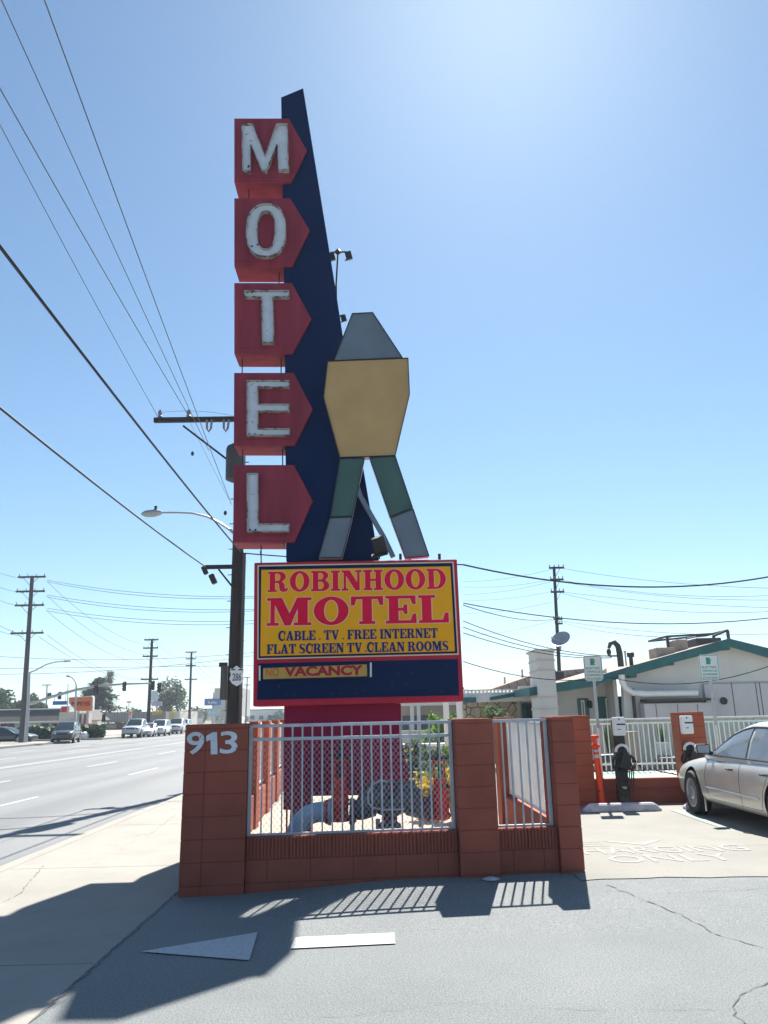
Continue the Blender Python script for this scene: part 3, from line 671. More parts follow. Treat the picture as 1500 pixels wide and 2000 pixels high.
    # bulb / bolt holes
holes = [(486, 324), (485, 326), (492, 481), (503, 478), (484, 571), (492, 571), (487, 848), (498, 848), (488, 1035), (499, 1035)]
mb = MB()
for x_, y_ in holes:
    c = W(x_, y_, Ef-.056); mb.lathe([(.018, 0), (.018, .004)], c, (0, -1, 0), 10)
split_build(mb, 'bolt_hole', M['dark'], sign)
# hanger rods between lower boxes
mb = MB()
for (xa, ya, yb) in ((473, 690, 730), (549, 690, 730), (474, 868, 910), (552, 868, 910), (510, 1060, 1100), (486, 356, 390), (545, 520, 555)):
    a_, b_ = W(xa, ya, Ef+.2), W(xa, yb, Ef+.2); mb.tube([a_, b_], .010, 6)
split_build(mb, 'hanger_rod', M['dark'], sign)
# cabinet
cf, cb = 11.40, 12.05
cab = MB().prism(poly([(496.5, 1099), (892.5, 1092), (906, 1369.5), (494, 1380)], cf), cf, cb); cab = cab.build('cabinet', M['sign_trim'], sign, bevel=.012)
def plate(pts, y, t, m, name, parent=sign): return MB().prism(poly(pts, y), y, y+t).build(name, m, parent)
plate([(503, 1104), (886, 1097), (896, 1278.5), (502.5, 1288)], cf-.020, .018, M['face_white'], 'trim_frame', cab)
plate([(505.5, 1106.5), (883.5, 1099.5), (893.5, 1276), (505, 1285.5)], cf-.026, .005, M['navy'], 'panel_border', cab)
plate([(510.5, 1113), (879.5, 1106), (888.6, 1272), (508.5, 1281.5)], cf-.031, .004, M['yellow'], 'yellow_panel', cab)
plate([(504, 1296), (894, 1287), (896.5, 1358), (502, 1367)], cf-.012, .010, M['navy'], 'lower_panel', cab)
plate([(510, 1298), (722, 1291), (722, 1324), (510, 1331)], cf-.040, .026, M['navy'], 'vacancy_frame', cab)
plate([(514, 1305), (716.5, 1297.5), (717, 1320.5), (514, 1326.5)], cf-.045, .004, M['vac_yellow'], 'vacancy_panel', cab)
plate([(722.5, 1294), (726, 1294), (726, 1322), (722.5, 1322)], cf-.044, .03, M['white'], 'bracket', cab)
plate([(505.5, 1300), (508.5, 1300), (508.5, 1329), (505.5, 1329)], cf-.044, .03, M['white'], 'bracket', cab)
mb = MB()
for x_, y_ in ((545, 1340), (575, 1357), (558, 1357), (648, 1355), (713, 1349), (692, 1354), (778, 1316), (806, 1315), (766, 1339), (794, 1335), (871, 1298), (841, 1350), (863, 1350), (667, 1354)):
    mb.lathe([(.014, 0), (.014, .003)], W(x_, y_, cf-.0125), (0, -1, 0), 8)
split_build(mb, 'panel_hole', M['dark'], cab)
yl = cf-.036
def row(body, xa, xb, ytl, ybl, ytr, ybr, gap, space, m1, outline=0.0, m2=None, name='lettering', oy=.002):
    # slope of the row follows the panel: average of both ends
    zt = (W(xa, ytl, yl).z+W(xb, ytr, yl).z)/2; zb = (W(xa, ybl, yl).z+W(xb, ybr, yl).z)/2; X0, X1 = W(xa, (ytl+ybl)/2, yl).x, W(xb, (ytr+ybr)/2, yl).x
    mb = MB(); slab_text(mb, body, X0, X1, zb, zt, yl, .004, gap, space); mb.build(name, m1, cab)
    if outline:
        mb = MB(); slab_text(mb, body, X0, X1, zb, zt, yl+oy, .002, gap, space, offset=outline); mb.build(name+'_outline', m2, cab)
row('ROBINHOOD', 523, 871, 1117, 1157, 1110, 1149.5,   .62, 3, M['face_red'], .20, M['face_white'])
row('MOTEL', 521, 876, 1168, 1223, 1161.5, 1215.5, .55, 3, M['face_red'], .18, M['face_white'])
row('CABLE . TV . FREE INTERNET', 543.6, 855, 1232.5, 1251.5, 1227, 1245.5, .5, 3.4, M['face_blue'])
row('FLAT SCREEN TV .CLEAN ROOMS', 521, 876, 1259.5, 1278.5, 1251, 1269.5, .5, 3.0, M['face_blue'])
mb = MB(); a_, b_ = W(555, 1323, cf-.05), W(709, 1299.5, cf-.05); font_text(mb, 'VACANCY', a_.x, b_.x, a_.z+.012, b_.z+.004, cf-.048, .002, .045); mb.build('vacancy_lettering', M['vac_red'], cab)
mb = MB(); a_, b_ = W(519, 1324, cf-.05), W(545, 1304, cf-.05); font_text(mb, 'NO', a_.x, b_.x, a_.z+.02, b_.z, cf-.0475, .002, .02); mb.build('faded_lettering', M['faded'], cab)
# pedestal
ped = MB().prism(poly([(555, 1376), (783, 1374), (784, 1440), (802, 1535), (800, 1552), (607, 1555), (607, 1640), (571, 1640), (571, 1582), (553, 1582), (554, 1470)], 11.6), 11.6, 12.0)
ped.build('pedestal', M['pedestal'], sign, bevel=.008)
mb = MB(); mb.box(W(745, 1550, 11.7).x, W(775, 1550, 11.7).x, 11.7, 11.9, -.02, .5); mb.build('leg', M['pedestal'], sign)
# three foot bolts on the cabinet roof
mb = MB()
for x_ in (782, 800, 858): q = W(x_, 1090, 11.6); mb.box(q.x-.02, q.x+.02, 11.55, 11.6, q.z-.03, q.z+.06)
split_build(mb, 'roof_bolt', M['dark'], cab)

# ---- cut-out board beside the fin: plain colour blocks on two splayed legs
YB = 11.43; TB = .16
board = thing('cutout_board', 'plain tan, slate and green colour-block cut-out board on two splayed legs above the yellow panel', 'cut-out board', (W(735, 1090, YB).x, YB, W(735, 1090, YB).z))
def blk(pts, m, name, dy=0.0):
    o = MB().prism(poly(pts, YB), YB+dy, YB+TB, 0, 1).build(name, [m, M['board_white']], board)
    # dark painted rim just proud of the face
    cx = sum(p[0] for p in pts)/len(pts); cy = sum(p[1] for p in pts)/len(pts)
    return o
def rim(pts, name='painted_edge'):
    P = poly(pts, YB); mb = MB()
    for i in range(len(P)):
        a_, b_ = Vector((P[i][0], YB-.006, P[i][1])), Vector((P[(i+1) % len(P)][0], YB-.006, P[(i+1) % len(P)][1])); mb.bar(a_, b_, .030, .010)
    mb.build(name, M['ink'], board)
tan_p = [(640, 706), (797, 700), (800, 770), (772, 890), (664, 894), (632, 776)]
top_p = [(652, 705), (688, 613), (728, 611), (786, 699)]
ll_p = [(664, 896), (712, 895), (688, 1008), (645, 1010)]
lr_p = [(722, 894), (772, 891), (806, 992), (762, 1010)]
fl_p = [(644, 1012), (688, 1010), (668, 1089), (622, 1090)]
fr_p = [(763, 1012), (807, 994), (838, 1086), (792, 1090)]
for pts, m, nm in ((tan_p, M['tan'], 'tan_panel'), (top_p, M['slate'], 'top_panel'), (ll_p, M['green'], 'leg'), (lr_p, M['green'], 'leg'), (fl_p, M['slate'], 'foot_block'), (fr_p, M['slate'], 'foot_block')):
    blk(pts, m, nm); rim(pts)

st_ = MB(); sp_ = [W(x_, y_, YB+.05) for x_, y_ in ((690, 900), (693, 935), (704, 970), (728, 1012), (750, 1050), (768, 1088))]
for a_, b_ in zip(sp_[:-1], sp_[1:]): st_.bar(a_, b_, .085, .07)
st_.build('brace', M['slate'], board)  # strut added to block sunlight passing between the two legs
# ---- floodlights
def flood(x_, y_, Y, name_lbl, arm_from=None, size=.11):
    c = W(x_, y_, Y); t = thing('floodlight', name_lbl, 'floodlight', c)
    rot = Matrix.Rotation(R_(25), 3, 'X') @ Matrix.Rotation(R_(-15), 3, 'Y')
    h = MB().obox(c+Vector((0, 0, -size*.5)), (size, size*.8, size*1.3), rot); h.build('lamp_head', M['dark'], t, bevel=.01)
    MB().obox(c+Vector((0, -.01, -size*1.22)), (size*1.25, size*1.0, size*.12), rot).build('lens_hood', M['dark'], t)
    if arm_from is not None: MB().tube([arm_from, c+Vector((0, 0, .02))], .012, 6).build('arm', M['dark'], t)
mast = thing('lamp_mast', 'thin dark mast with a crossbar bolted to the edge of the navy fin', 'lamp mast', W(657, 562, 11.8))
q0, q1 = W(656, 565, 11.8), W(660, 492, 11.8)
MB().tube([q0, q1], .014, 8).build('post', M['dark'], mast)
MB().tube([W(646, 493, 11.8), W(676, 492, 11.8)], .014, 8).lathe([(.05, -.02), (.06, 0), (.03, .04)], q1, (0, 0, 1), 10).build('crossbar', M['dark'], mast)
MB().box(q0.x-.06, q0.x+.02, 11.78, 11.82, q0.z-.25, q0.z+.05).build('clamp', M['dark'], mast)
flood(681, 494, 11.8, 'black floodlight on the right end of the thin mast crossbar', W(675, 492, 11.8))
flood(648, 496, 11.8, 'black floodlight on the left end of the thin mast crossbar, against the fin', W(646, 493, 11.8))
flood(671, 617, 11.75, 'small black floodlight on a short arm from the fin edge', W(663, 617, 11.75), .09)
flood(741, 1052, 11.2, 'black floodlight on a stem between the feet of the cut-out board', W(741, 1092, 11.2), .2)

# ================================================================== BACKFLOW PIPEWORK
def valve(px, label):
    Y = 10.7; c = W(px, 1600, Y); c.z = 0
    t = thing('gate_valve', label, 'valve', c); zt1 = W(px, 1545, Y).z; zt2 = W(px, 1482, Y).z; zt3 = W(px, 1447, Y).z; z0_ = .28
    MB().lathe([(.115, z0_), (.135, z0_+.03), (.135, z0_+.06), (.11, z0_+.09), (.12, zt1-.1), (.10, zt1-.03), (.135, zt1-.02), (.135, zt1+.02), (.085, zt1+.03), (.075, zt1+.16)], (c.x, c.y, 0), (0, 0, 1), 20).build('body', M['valve_red'], t, smooth=True)
    y_ = MB(); 
    for s_ in (-1, 1): y_.box(c.x+s_*.07-.012, c.x+s_*.07+.012, c.y-.02, c.y+.02, zt1+.15, zt2)
    y_.lathe([(.09, zt2-.03), (.09, zt2)], (c.x, c.y, 0), (0, 0, 1), 16); y_.build('yoke', M['valve_red'], t)
    MB().lathe([(.016, zt1), (.016, zt2), (.045, zt2+.005), (.03, zt2+.06), (.018, zt2+.08), (.016, zt3)], (c.x, c.y, 0), (0, 0, 1), 12).build('stem', M['black'], t, smooth=True)
    w = MB(); w.tube([(c.x+.15*math.cos(a), c.y+.15*math.sin(a), zt2+.01) for a in [2*math.pi*i/24 for i in range(25)]], .012, 6)
    for k in range(4): a = k*math.pi/2+.4; w.tube([(c.x, c.y, zt2+.01), (c.x+.15*math.cos(a), c.y+.15*math.sin(a), zt2+.01)], .009, 6)
    w.build('handwheel', M['black'], t)
    fz = z0_+.12
    for s_ in (-1, 1):
        f_ = MB(); f_.lathe([(.15, 0), (.15, .03)], (c.x+s_*.17-.015, c.y, fz), (1, 0, 0), 18)
        for k in range(8): a = k*math.pi/4; f_.lathe([(.014, -.02), (.014, .06)], (c.x+s_*.17-.015, c.y+.125*math.cos(a), fz+.125*math.sin(a)), (1, 0, 0), 6)
        f_.build('flange', M['valve_red'], t)
    return fz
fz = valve(664, 'red gate valve with black stem beside the pale blue elbow')
valve(861, 'red gate valve with black stem near the right end of the railing')
Yp = 10.7
el = MB(); cx = W(655, 1580, Yp).x; pts = []
for i in range(9):
    a = R_(90*i/8); pts.append((cx-.20-.32*math.sin(a), Yp, fz-.32+.32*math.cos(a)))
pts = [(cx-.06, Yp, fz), (cx-.2, Yp, fz)]+pts[1:]+[(cx-.52, Yp, -.02)]
t = thing('pipe_elbow', 'pale blue pipe elbow rising from the ground at the left of the pipework', 'pipe', (cx-.52, Yp, 0))
MB().tube(pts, .125, 18).build('elbow', M['pipe_blue'], t, smooth=True)
MB().lathe([(.165, 0), (.165, .035)], (cx-.09, Yp, fz), (1, 0, 0), 20).build('flange', M['pipe_blue'], t)
bf = thing('backflow_preventer', 'grey cast iron backflow preventer between two red valves, looped hose on its front', 'backflow preventer', (W(765, 1580, Yp).x, Yp, 0))
x0_, x1_ = W(683, 1580, Yp).x, W(842, 1580, Yp).x; xm = (x0_+x1_)/2; zc_ = fz
bd = MB(); bd.tube([(x0_, Yp, zc_), (x0_+.12, Yp, zc_), (x0_+.25, Yp, zc_+.10), (x0_+.40, Yp, zc_+.16), (xm, Yp, zc_+.03), (xm+.14, Yp, zc_+.16), (xm+.3, Yp, zc_+.1), (x1_-.12, Yp, zc_), (x1_, Yp, zc_)], [.10, .12, .19, .20, .14, .20, .19, .12, .10], 18)
bd.build('body', M['cast'], bf, smooth=True)
for s_, cxx in ((1, x0_+.36), (-1, xm+.22)):
    ax = Vector((.35*s_, -.25, 1)).normalized(); base = Vector((cxx, Yp, zc_+.16))
    c_ = MB(); c_.lathe([(.13, .02), (.17, .06), (.17, .10), (.12, .13), (.05, .15)], base, ax, 18)
    for k in range(8):
        u_ = ax.orthogonal().normalized(); w_ = ax.cross(u_); a = k*math.pi/4; c_.lathe([(.014, .04), (.014, .13)], base+(u_*math.cos(a)+w_*math.sin(a))*.145, ax, 6)
    c_.build('cover', M['cast'], bf, smooth=True)
for xx in (x0_+.03, xm-.02, x1_-.03):
    f_ = MB(); f_.lathe([(.17, -.02), (.17, .02)], (xx, Yp, zc_), (1, 0, 0), 18)
    for k in range(8): a = k*math.pi/4; f_.lathe([(.014, -.04), (.014, .04)], (xx, Yp+.14*math.cos(a), zc_+.14*math.sin(a)), (1, 0, 0), 6)
    f_.build('flange', M['cast'], bf)
# relief valve hanging below, stands, hose
MB().lathe([(.09, .02), (.15, .05), (.16, .14), (.15, .22), (.08, .26)], (xm-.02, Yp-.12, .03), (0, 0, 1), 18).build('relief_valve', M['cast'], bf, smooth=True)
hs = [W(px, py, Yp-.28) for px, py in ((757, 1527), (745, 1524), (730, 1530), (719, 1548), (719, 1568), (728, 1578), (750, 1582), (790, 1581))]
MB().tube(hs, .014, 8).build('hose', M['steel'], bf, smooth=True)
tp = MB()
for px in (707, 757, 806): q = W(px, 1500, Yp-.1); tp.lathe([(.02, zc_+.2), (.02, zc_+.34), (.035, zc_+.35), (.035, zc_+.38)], (q.x, Yp-.1, 0), (0, 0, 1), 10)
tp.tube([(x0_+.2, Yp-.1, zc_+.33), (x1_-.2, Yp-.1, zc_+.36)], .016, 8); split_build(tp, 'test_cock', M['cast'], bf)
st = MB()
for px in (688, 738, 822): q = W(px, 1600, Yp); st.box(q.x-.03, q.x+.03, Yp-.03, Yp+.03, 0, zc_-.1).box(q.x-.09, q.x+.09, Yp-.09, Yp+.09, 0, .02)
split_build(st, 'stand', M['steel'], bf)
hd = thing('pipe_hoop', 'slim dark red hoop bracket standing left of the blue elbow', 'bracket', (W(562, 1600, 11).x, 11, 0))
MB().tube([(W(560, 1600, 11).x, 11, 0), (W(560, 1600, 11).x, 11, .62), (W(568, 1600, 11).x+.02, 11, .62), (W(568, 1600, 11).x-.02, 11, 0)], .014, 6).build('hoop', M['maroon'], hd)

exec_marker = 0
# ================================================================== TREES AND PLANTS
def leaves(mb, c, rx, ry, rz, n, s, rd, lobes=14, tall=1.0):
    lb = []
    for _ in range(lobes):
        while True:
            p = Vector((rd.uniform(-1, 1), rd.uniform(-1, 1), rd.uniform(-1, 1)))
            if p.length < 1: break
        lb.append((p*.68, rd.uniform(.22, .46)))
    for i in range(n):
        p, r = lb[rd.randrange(lobes)]; d = Vector((rd.gauss(0, 1), rd.gauss(0, 1), rd.gauss(0, 1))).normalized()
        q = p+d*r*(rd.random()**.45); q = Vector((c[0]+q.x*rx, c[1]+q.y*ry, c[2]+q.z*rz))
        a = Vector((rd.gauss(0, 1), rd.gauss(0, 1), rd.gauss(0, .7))).normalized(); b = a.orthogonal().normalized(); k = s*rd.uniform(.5, 1.4)
        mb.add([q-a*k-b*k*.5, q+a*k-b*k*.35, q+a*k*.8+b*k*.5, q-a*k*.7+b*k*.45], [(0, 1, 2, 3)])
def tree(label, x, y, h, rx, rz, m, n=1500, s=.28, seed=1, group=None, name='tree', lobes=18, trunk=True):
    rd = random.Random(seed); t = thing(name, label, 'tree', (x, y, 0), group=group)
    zc = h-rz
    if trunk:
        tr = MB(); tr.tube([(x, y, -.1), (x+.1, y, zc*.6), (x, y, zc+rz*.4)], [h*.035, h*.025, h*.01], 8)
        for k in range(6):
            a = rd.uniform(0, 6.28); tr.tube([(x, y, zc*(.5+.08*k)), (x+rx*.6*math.cos(a), y+rx*.6*math.sin(a), zc+rz*rd.uniform(-.2, .5))], [h*.014, h*.005], 6)
        tr.build('trunk', M['trunk'], t, smooth=True)
    cr = MB(); leaves(cr, (x, y, zc), rx, rx, rz, n, s, rd, lobes); cr.build('crown', m, t, recalc=False); return t
def at(px, py, Y): return W(px, py, Y)
# far left row
q = at(20, 1343, 150); tree('broad dark tree at the far left behind the brown mansard roof', q.x, 150, q.z, 6.5, 4.6, M['leaf_dark'], 4200, .34, 11, 'trees beyond the far shops')
q = at(67, 1346, 148); tree('rounded dark tree right of the broadest one at far left', q.x, 148, q.z, 3.6, 3.6, M['leaf_dark'], 3000, .32, 12, 'trees beyond the far shops')
q = at(-12, 1350, 156); tree('dark tree cut by the left edge of the picture', q.x, 156, q.z, 4.2, 4.0, M['leaf_dark'], 2400, .34, 13, 'trees beyond the far shops')
q = at(92, 1368, 150); tree('small low dark tree beside the blue street name sign', q.x, 150, q.z, 1.8, 2.2, M['leaf_dark'], 1200, .28, 14, 'trees beyond the far shops')
# wide conifer: whorled flat branches
def conifer(label, x, y, h, r, seed, group):
    rd = random.Random(seed); t = thing('conifer_tree', label, 'tree', (x, y, 0), group=group)
    MB().tube([(x, y, 0), (x, y, h*.96)], [.4, .06], 8).build('trunk', M['trunk'], t)
    mb = MB()
    for k in range(18):
        z = h*(.28+.70*k/18); rr = r*(1-(k/18)**1.3)*rd.uniform(.8, 1.1)+.5
        for j in range(10):
            a = rd.uniform(0, 6.28); L_ = rr*rd.uniform(.6, 1.05)
            for i in range(40):
                u = rd.random()**.7; q = Vector((x+L_*u*math.cos(a)+rd.gauss(0, .22), y+L_*u*math.sin(a)+rd.gauss(0, .22), z-u*.12*L_+rd.gauss(0, .13)))
                A = Vector((rd.gauss(0, 1), rd.gauss(0, 1), rd.gauss(0, .25))).normalized(); B = Vector((-A.y, A.x, .1)); s_ = rd.uniform(.22, .5)
                mb.add([q-A*s_-B*s_*.5, q+A*s_-B*s_*.4, q+A*s_+B*s_*.5, q-A*s_+B*s_*.5], [(0, 1, 2, 3)])
    mb.build('crown', M['leaf_dark'], t, recalc=False)
q = at(194, 1330, 165); conifer('wide dark conifer with layered branches behind the orange sign', q.x, 165, q.z+1, 7.0, 3, 'trees beyond the far shops')
# palm
q = at(215, 1306, 230); t = thing('palm_tree', 'tall thin fan palm rising behind the conifer', 'tree', (q.x, 230, 0)); rd = random.Random(4)
MB().tube([(q.x+.6, 230, 0), (q.x+.3, 230, q.z*.5), (q.x, 230, q.z-2.6)], [.35, .25, .2], 8).build('trunk', M['trunk'], t)
mb = MB(); c = Vector((q.x, 230, q.z-2.5))
for k in range(230):
    d = Vector((rd.gauss(0, 1), rd.gauss(0, 1), rd.gauss(.1, .9))).normalized(); L_ = rd.uniform(1.5, 2.9); s_ = d.cross(Vector((0, 0, 1))); s_ = (s_.normalized() if s_.length > .01 else Vector((1, 0, 0)))*.22
    p1 = c+d*L_*.6; p2 = c+d*L_+Vector((0, 0, -.35)); mb.add([c-s_*.3, c+s_*.3, p1+s_, p1-s_], [(0, 1, 2, 3)]); mb.add([p1-s_, p1+s_, p2], [(0, 1, 2)])
mb.build('crown', M['leaf_olive'], t, recalc=False)
# big airy tree + neighbours
q = at(334, 1313, 190); tree('tall airy eucalyptus with sky gaps behind the second utility pole', q.x, 190, q.z, 5.0, 6.2, M['leaf_olive'], 2300, .33, 21, 'trees beyond the far shops', lobes=26)
q = at(384, 1370, 230); tree('dense rounded tree right of the airy eucalyptus', q.x, 230, q.z, 3.6, 4.2, M['leaf_dark'], 1200, .40, 22, 'trees beyond the far shops')
q = at(262, 1378, 175); tree('low pale green tree above the shop roof', q.x, 175, q.z, 5.0, 2.6, M['leaf_mid'], 1400, .32, 23, 'trees beyond the far shops')
q = at(300, 1383, 178); tree('low green tree under the airy eucalyptus', q.x, 178, q.z, 3.4, 2.2, M['leaf_dark'], 900, .32, 24, 'trees beyond the far shops')
for k, (px, py, Y, rx, lab) in enumerate(((402, 1395, 320, 6, 'distant tree beneath the blue billboard'), (520, 1384, 380, 9, 'distant hazy tree seen left of the pedestal'), (500, 1388, 330, 6, 'small distant tree just left of the sign cabinet'), (545, 1388, 300, 5, 'distant tree against the pedestal edge'))):
    q = at(px, py, Y); tree(lab, q.x, Y, q.z, rx, 3.6, M['leaf_dark'], 900, .5, 30+k, 'trees far down the street')
for k, (px, py, lab) in enumerate(((915, 1330, 'wispy olive tree behind the carport roof, nearest the sign'), (952, 1325, 'middle wispy olive tree behind the carport roof'), (982, 1328, 'right wispy olive tree beside the chimney'))):
    q = at(px, py, 70); tree(lab, q.x, 70, q.z, 1.0, 2.0, M['leaf_olive'], 380, .13, 40+k, 'trees behind the carport roof', lobes=9)
def bush(label, x, y, h, r, m, n, s, seed, flowers=0, group=None, name='bush'):
    rd = random.Random(seed); t = thing(name, label, 'plant', (x, y, 0), group=group)
    st_ = MB()
    for k in range(5): a = rd.uniform(0, 6.28); st_.tube([(x, y, 0), (x+r*.4*math.cos(a), y+r*.4*math.sin(a), h*.7)], [.015, .006], 5)
    st_.build('stems', M['trunk'], t)
    mb = MB(); leaves(mb, (x, y, h*.55), r, r, h*.5, n, s, rd, 10); mb.build('foliage', m, t, recalc=False)
    if flowers:
        mb = MB(); leaves(mb, (x, y-.1, h*.6), r, r, h*.45, flowers, s*.8, rd, 8); mb.build('flowers', M['petal_yellow'], t, recalc=False)
q = G(835, 1600); bush('yellow flowering bush between the backflow preventer and right valve', W(838, 1530, 13).x, 13, .80, .36, M['leaf_bright'], 700, .05, 51, 420, 'flowering bushes behind the pipework')
bush('yellow flowering bush against the front middle pillar', W(882, 1530, 12.6).x, 12.6, 0.95, .30, M['leaf_bright'], 600, .05, 52, 420, 'flowering bushes behind the pipework')
bush('bushy green shrub beside the right edge of the pedestal', W(815, 1500, 18).x, 18, 1.05, .9, M['leaf_mid'], 1700, .07, 53, 30, 'green shrubs in the garden')
bush('dark shrub left of the yellow flowers', W(822, 1500, 15).x, 15, 1.0, .5, M['leaf_dark'], 900, .055, 54, 0, 'green shrubs in the garden')
bush('upright broad-leaved plant seen above the right gate valve', W(880, 1440, 16).x, 16, 1.25, .30, M['leaf_bright'], 220, .07, 55, 30, 'green shrubs in the garden')
for k, (px, lab) in enumerate(((850, 'bright shrub above the wall just right of the sign'), (885, 'bright shrub over the middle pillar, left half'), (925, 'bright shrub over the middle pillar, right half'), (955, 'grey-green shrub before the flagstone wall'), (975, 'low shrub at the end of the flagstone wall'))):
    qq = W(px, 1370 if k < 4 else 1380, 24); bush(lab, qq.x, 24, qq.z, .65, M['leaf_bright'] if k < 3 else M['leaf_mid'], 420, .09, 60+k, 0, 'shrubs along the courtyard')
# hedge across the street
rd = random.Random(9); hm = MB()
for k in range(7500):
    px = rd.uniform(-62.0, -26.9); q = Vector((px, 79+rd.uniform(-.6, .6), rd.random()*1.15)); s_ = rd.uniform(.08, .2)
    A = Vector((rd.gauss(0, 1), rd.gauss(0, 1), rd.gauss(0, 1))).normalized(); B = A.orthogonal().normalized(); hm.add([q-A*s_-B*s_, q+A*s_-B*s_, q+A*s_+B*s_, q-A*s_+B*s_], [(0, 1, 2, 3)])
hm.box(-62, -27.0, 78.6, 79.4, 0, 1.0)
tag(hm.build('hedge', M['leaf_hedge'], recalc=False), 'long clipped dark green hedge along the far kerb', 'hedge')

# ================================================================== POLES AND WIRES
def pole(label, x, y, h, r0, r1, m, arms, z0=-.1, group=None, lean=0.0, name='utility_pole', ang=0.0):
    t = thing(name, label, 'utility pole', (x, y, z0), group=group)
    MB().tube([(x, y, z0), (x+lean*.5, y, h*.5), (x+lean, y, h)], [r0, (r0+r1)/2, r1], 14).build('shaft', m, t, smooth=True)
    for (z, xl, xr, th) in arms:
        a = MB(); xc = x+lean*z/h; a.obox((xc+(xl+xr)/2, y-r0-.05, z), (xr-xl, th, th*1.2)); ar = a.build('crossarm', m, t)
        n = 4; ins = MB()
        for k in range(n):
            xx = xc+xl+(xr-xl)*(k+.15)/(n-.7) if n > 1 else xc
            ins.lathe([(.02, 0), (.05, .04), (.03, .08), (.05, .12), (.02, .2)], (min(xx, xc+xr-.05), y-r0-.05, z+th*.6), (0, 0, 1), 8)
        split_build(ins, 'insulator', M['insul'], ar)
        br = MB()
        for s_ in (xl, xr):
            if abs(s_) > .5: br.bar((xc+s_*.55, y-r0-.1, z-.05), (xc, y-r0-.02, z-.75), .035)
        if br.v: split_build(br, 'brace', m, ar)
    return t
# near pole behind the sign
NP = Vector((-3.96, 22, 0))
np_ = pole('dark near utility pole behind the sign with transformer, boxes and a route shield', NP.x, 22, 11.6, .19, .14, M['pole_wood'], [], lean=0.0)
zA = W(380, 825, 22).z; xL = W(305, 825, 22).x
a = MB(); a.obox(((xL+NP.x+1.2)/2, 21.78, zA), (NP.x+1.2-xL, .12, .14)); ar = a.build('crossarm', M['pole_wood'], np_)
i_ = MB()
for px in (312, 368): q = W(px, 818, 21.78); i_.lathe([(.03, 0), (.08, .05), (.04, .10), (.07, .15), (.03, .26)], (q.x, 21.78, zA+.07), (0, 0, 1), 10)
for px in (408, 441):
    q = W(px, 838, 21.7); i_.tube([(q.x-.07, 21.7, zA-.05), (q.x-.06, 21.7, zA-.32), (q.x, 21.7, zA-.42), (q.x+.06, 21.7, zA-.32), (q.x+.08, 21.7, zA-.05)], .035, 8)
split_build(i_, 'insulator', M['insul'], ar)
MB().bar(W(358, 832, 21.7), W(447, 900, 21.7), .07, .05).build('brace', M['pole_wood'], ar)
qt = W(453, 905, 21.6); MB().lathe([(.12, -.62), (.26, -.55), (.27, 0), (.27, .38), (.24, .46), (.1, .55)], (qt.x+.12, 21.45, qt.z), (0, 0, 1), 20).build('transformer', M['hvac'], np_, smooth=True)
q1, q2 = W(400, 1108, 21.7), W(462, 1106, 21.7)
lo = MB().obox(((q1.x+q2.x)/2, 21.72, (q1.z+q2.z)/2), (q2.x-q1.x, .10, .11)).build('lower_arm', M['pole_wood'], np_)
MB().bar(W(427, 1112, 21.7), W(457, 1150, 21.7), .05).build('brace', M['pole_wood'], lo)
for px, py, s_ in ((400, 1114, .11), (416, 1131, .13)):
    q = W(px, py, 21.6); MB().obox(q, (s_*1.2, s_*1.2, s_*2.2), Matrix.Rotation(R_(-25), 3, 'Y')).build('splice_box', M['dark'], lo, bevel=.02)
MB().box(NP.x-.36, NP.x-.19, 21.85, 22.1, 2.1, 3.05).build('meter_box', M['pole_grey'], np_, bevel=.02)
MB().box(NP.x-.42, NP.x-.2, 21.9, 22.05, 3.0, 3.12).build('bracket', M['dark'], np_)
MB().tube([(NP.x+.22, 21.85, 0), (NP.x+.22, 21.85, 6.2)], .045, 8).build('conduit', M['pole_grey'], np_)
mb = MB()
for k in range(20): s_ = 1 if k % 2 else -1; mb.box(NP.x+s_*.2-.06, NP.x+s_*.2+.06, 21.95, 21.98, 1.8+.38*k, 1.82+.38*k)
split_build(mb, 'climbing_step', M['dark'], np_)
# route shield
sh = thing('route_shield', 'small white route shield reading 286 on the near utility pole', 'sign', W(461, 1332, 21.55))
P = [(450, 1305), (454, 1306.5), (462, 1300), (470, 1306.5), (475, 1304), (476, 1312), (474, 1319), (476, 1326), (471, 1335), (462, 1340), (453, 1335), (448, 1326), (451, 1318), (449, 1311)]
Psh = [(W(x_, y_, 21.55).x, W(x_, y_, 21.55).z) for x_, y_ in P]
MB().prism(Psh, 21.55, 21.58).build('plate', M['sign_white'], sh)
a_, b_ = W(451, 1309, 21.5), W(459, 1306.5, 21.5); c_, d_ = W(465, 1309, 21.5), W(474, 1306.5, 21.5)
MB().box(a_.x, b_.x, 21.54, 21.55, a_.z, b_.z).box(c_.x, d_.x, 21.54, 21.55, c_.z, d_.z).build('black_bar', M['ink'], sh)
a_, b_ = W(453, 1330, 21.5), W(471, 1314, 21.5); mb = MB(); font_text(mb, '286', a_.x, b_.x, a_.z, b_.z, 21.545, .004, .03); mb.build('number', M['slate'], sh)
# street light arm on that pole
lt = thing('street_lamp', 'curved street lamp arm reaching left from the near utility pole', 'street lamp', W(455, 1038, 21.9))
MB().tube([W(x_, y_, 21.8) for x_, y_ in ((458, 1043), (448, 1034), (430, 1022), (405, 1009), (375, 1002), (345, 1001), (315, 1001))], [.045, .04, .036, .033, .03, .028, .028], 8).build('arm', M['steel'], lt, smooth=True)
a_, b_ = W(276, 1004, 21.8), W(316, 1001, 21.8)
MB().tube([a_, a_.lerp(b_, .2), a_.lerp(b_, .6), b_], [.03, .10, .12, .06], 12).build('lamp_head', M['steel'], lt, smooth=True)
q = W(304, 993, 21.8); MB().lathe([(.04, -.05), (.04, .07)], q, (0, 0, 1), 10).build('photocell', M['dark'], lt)

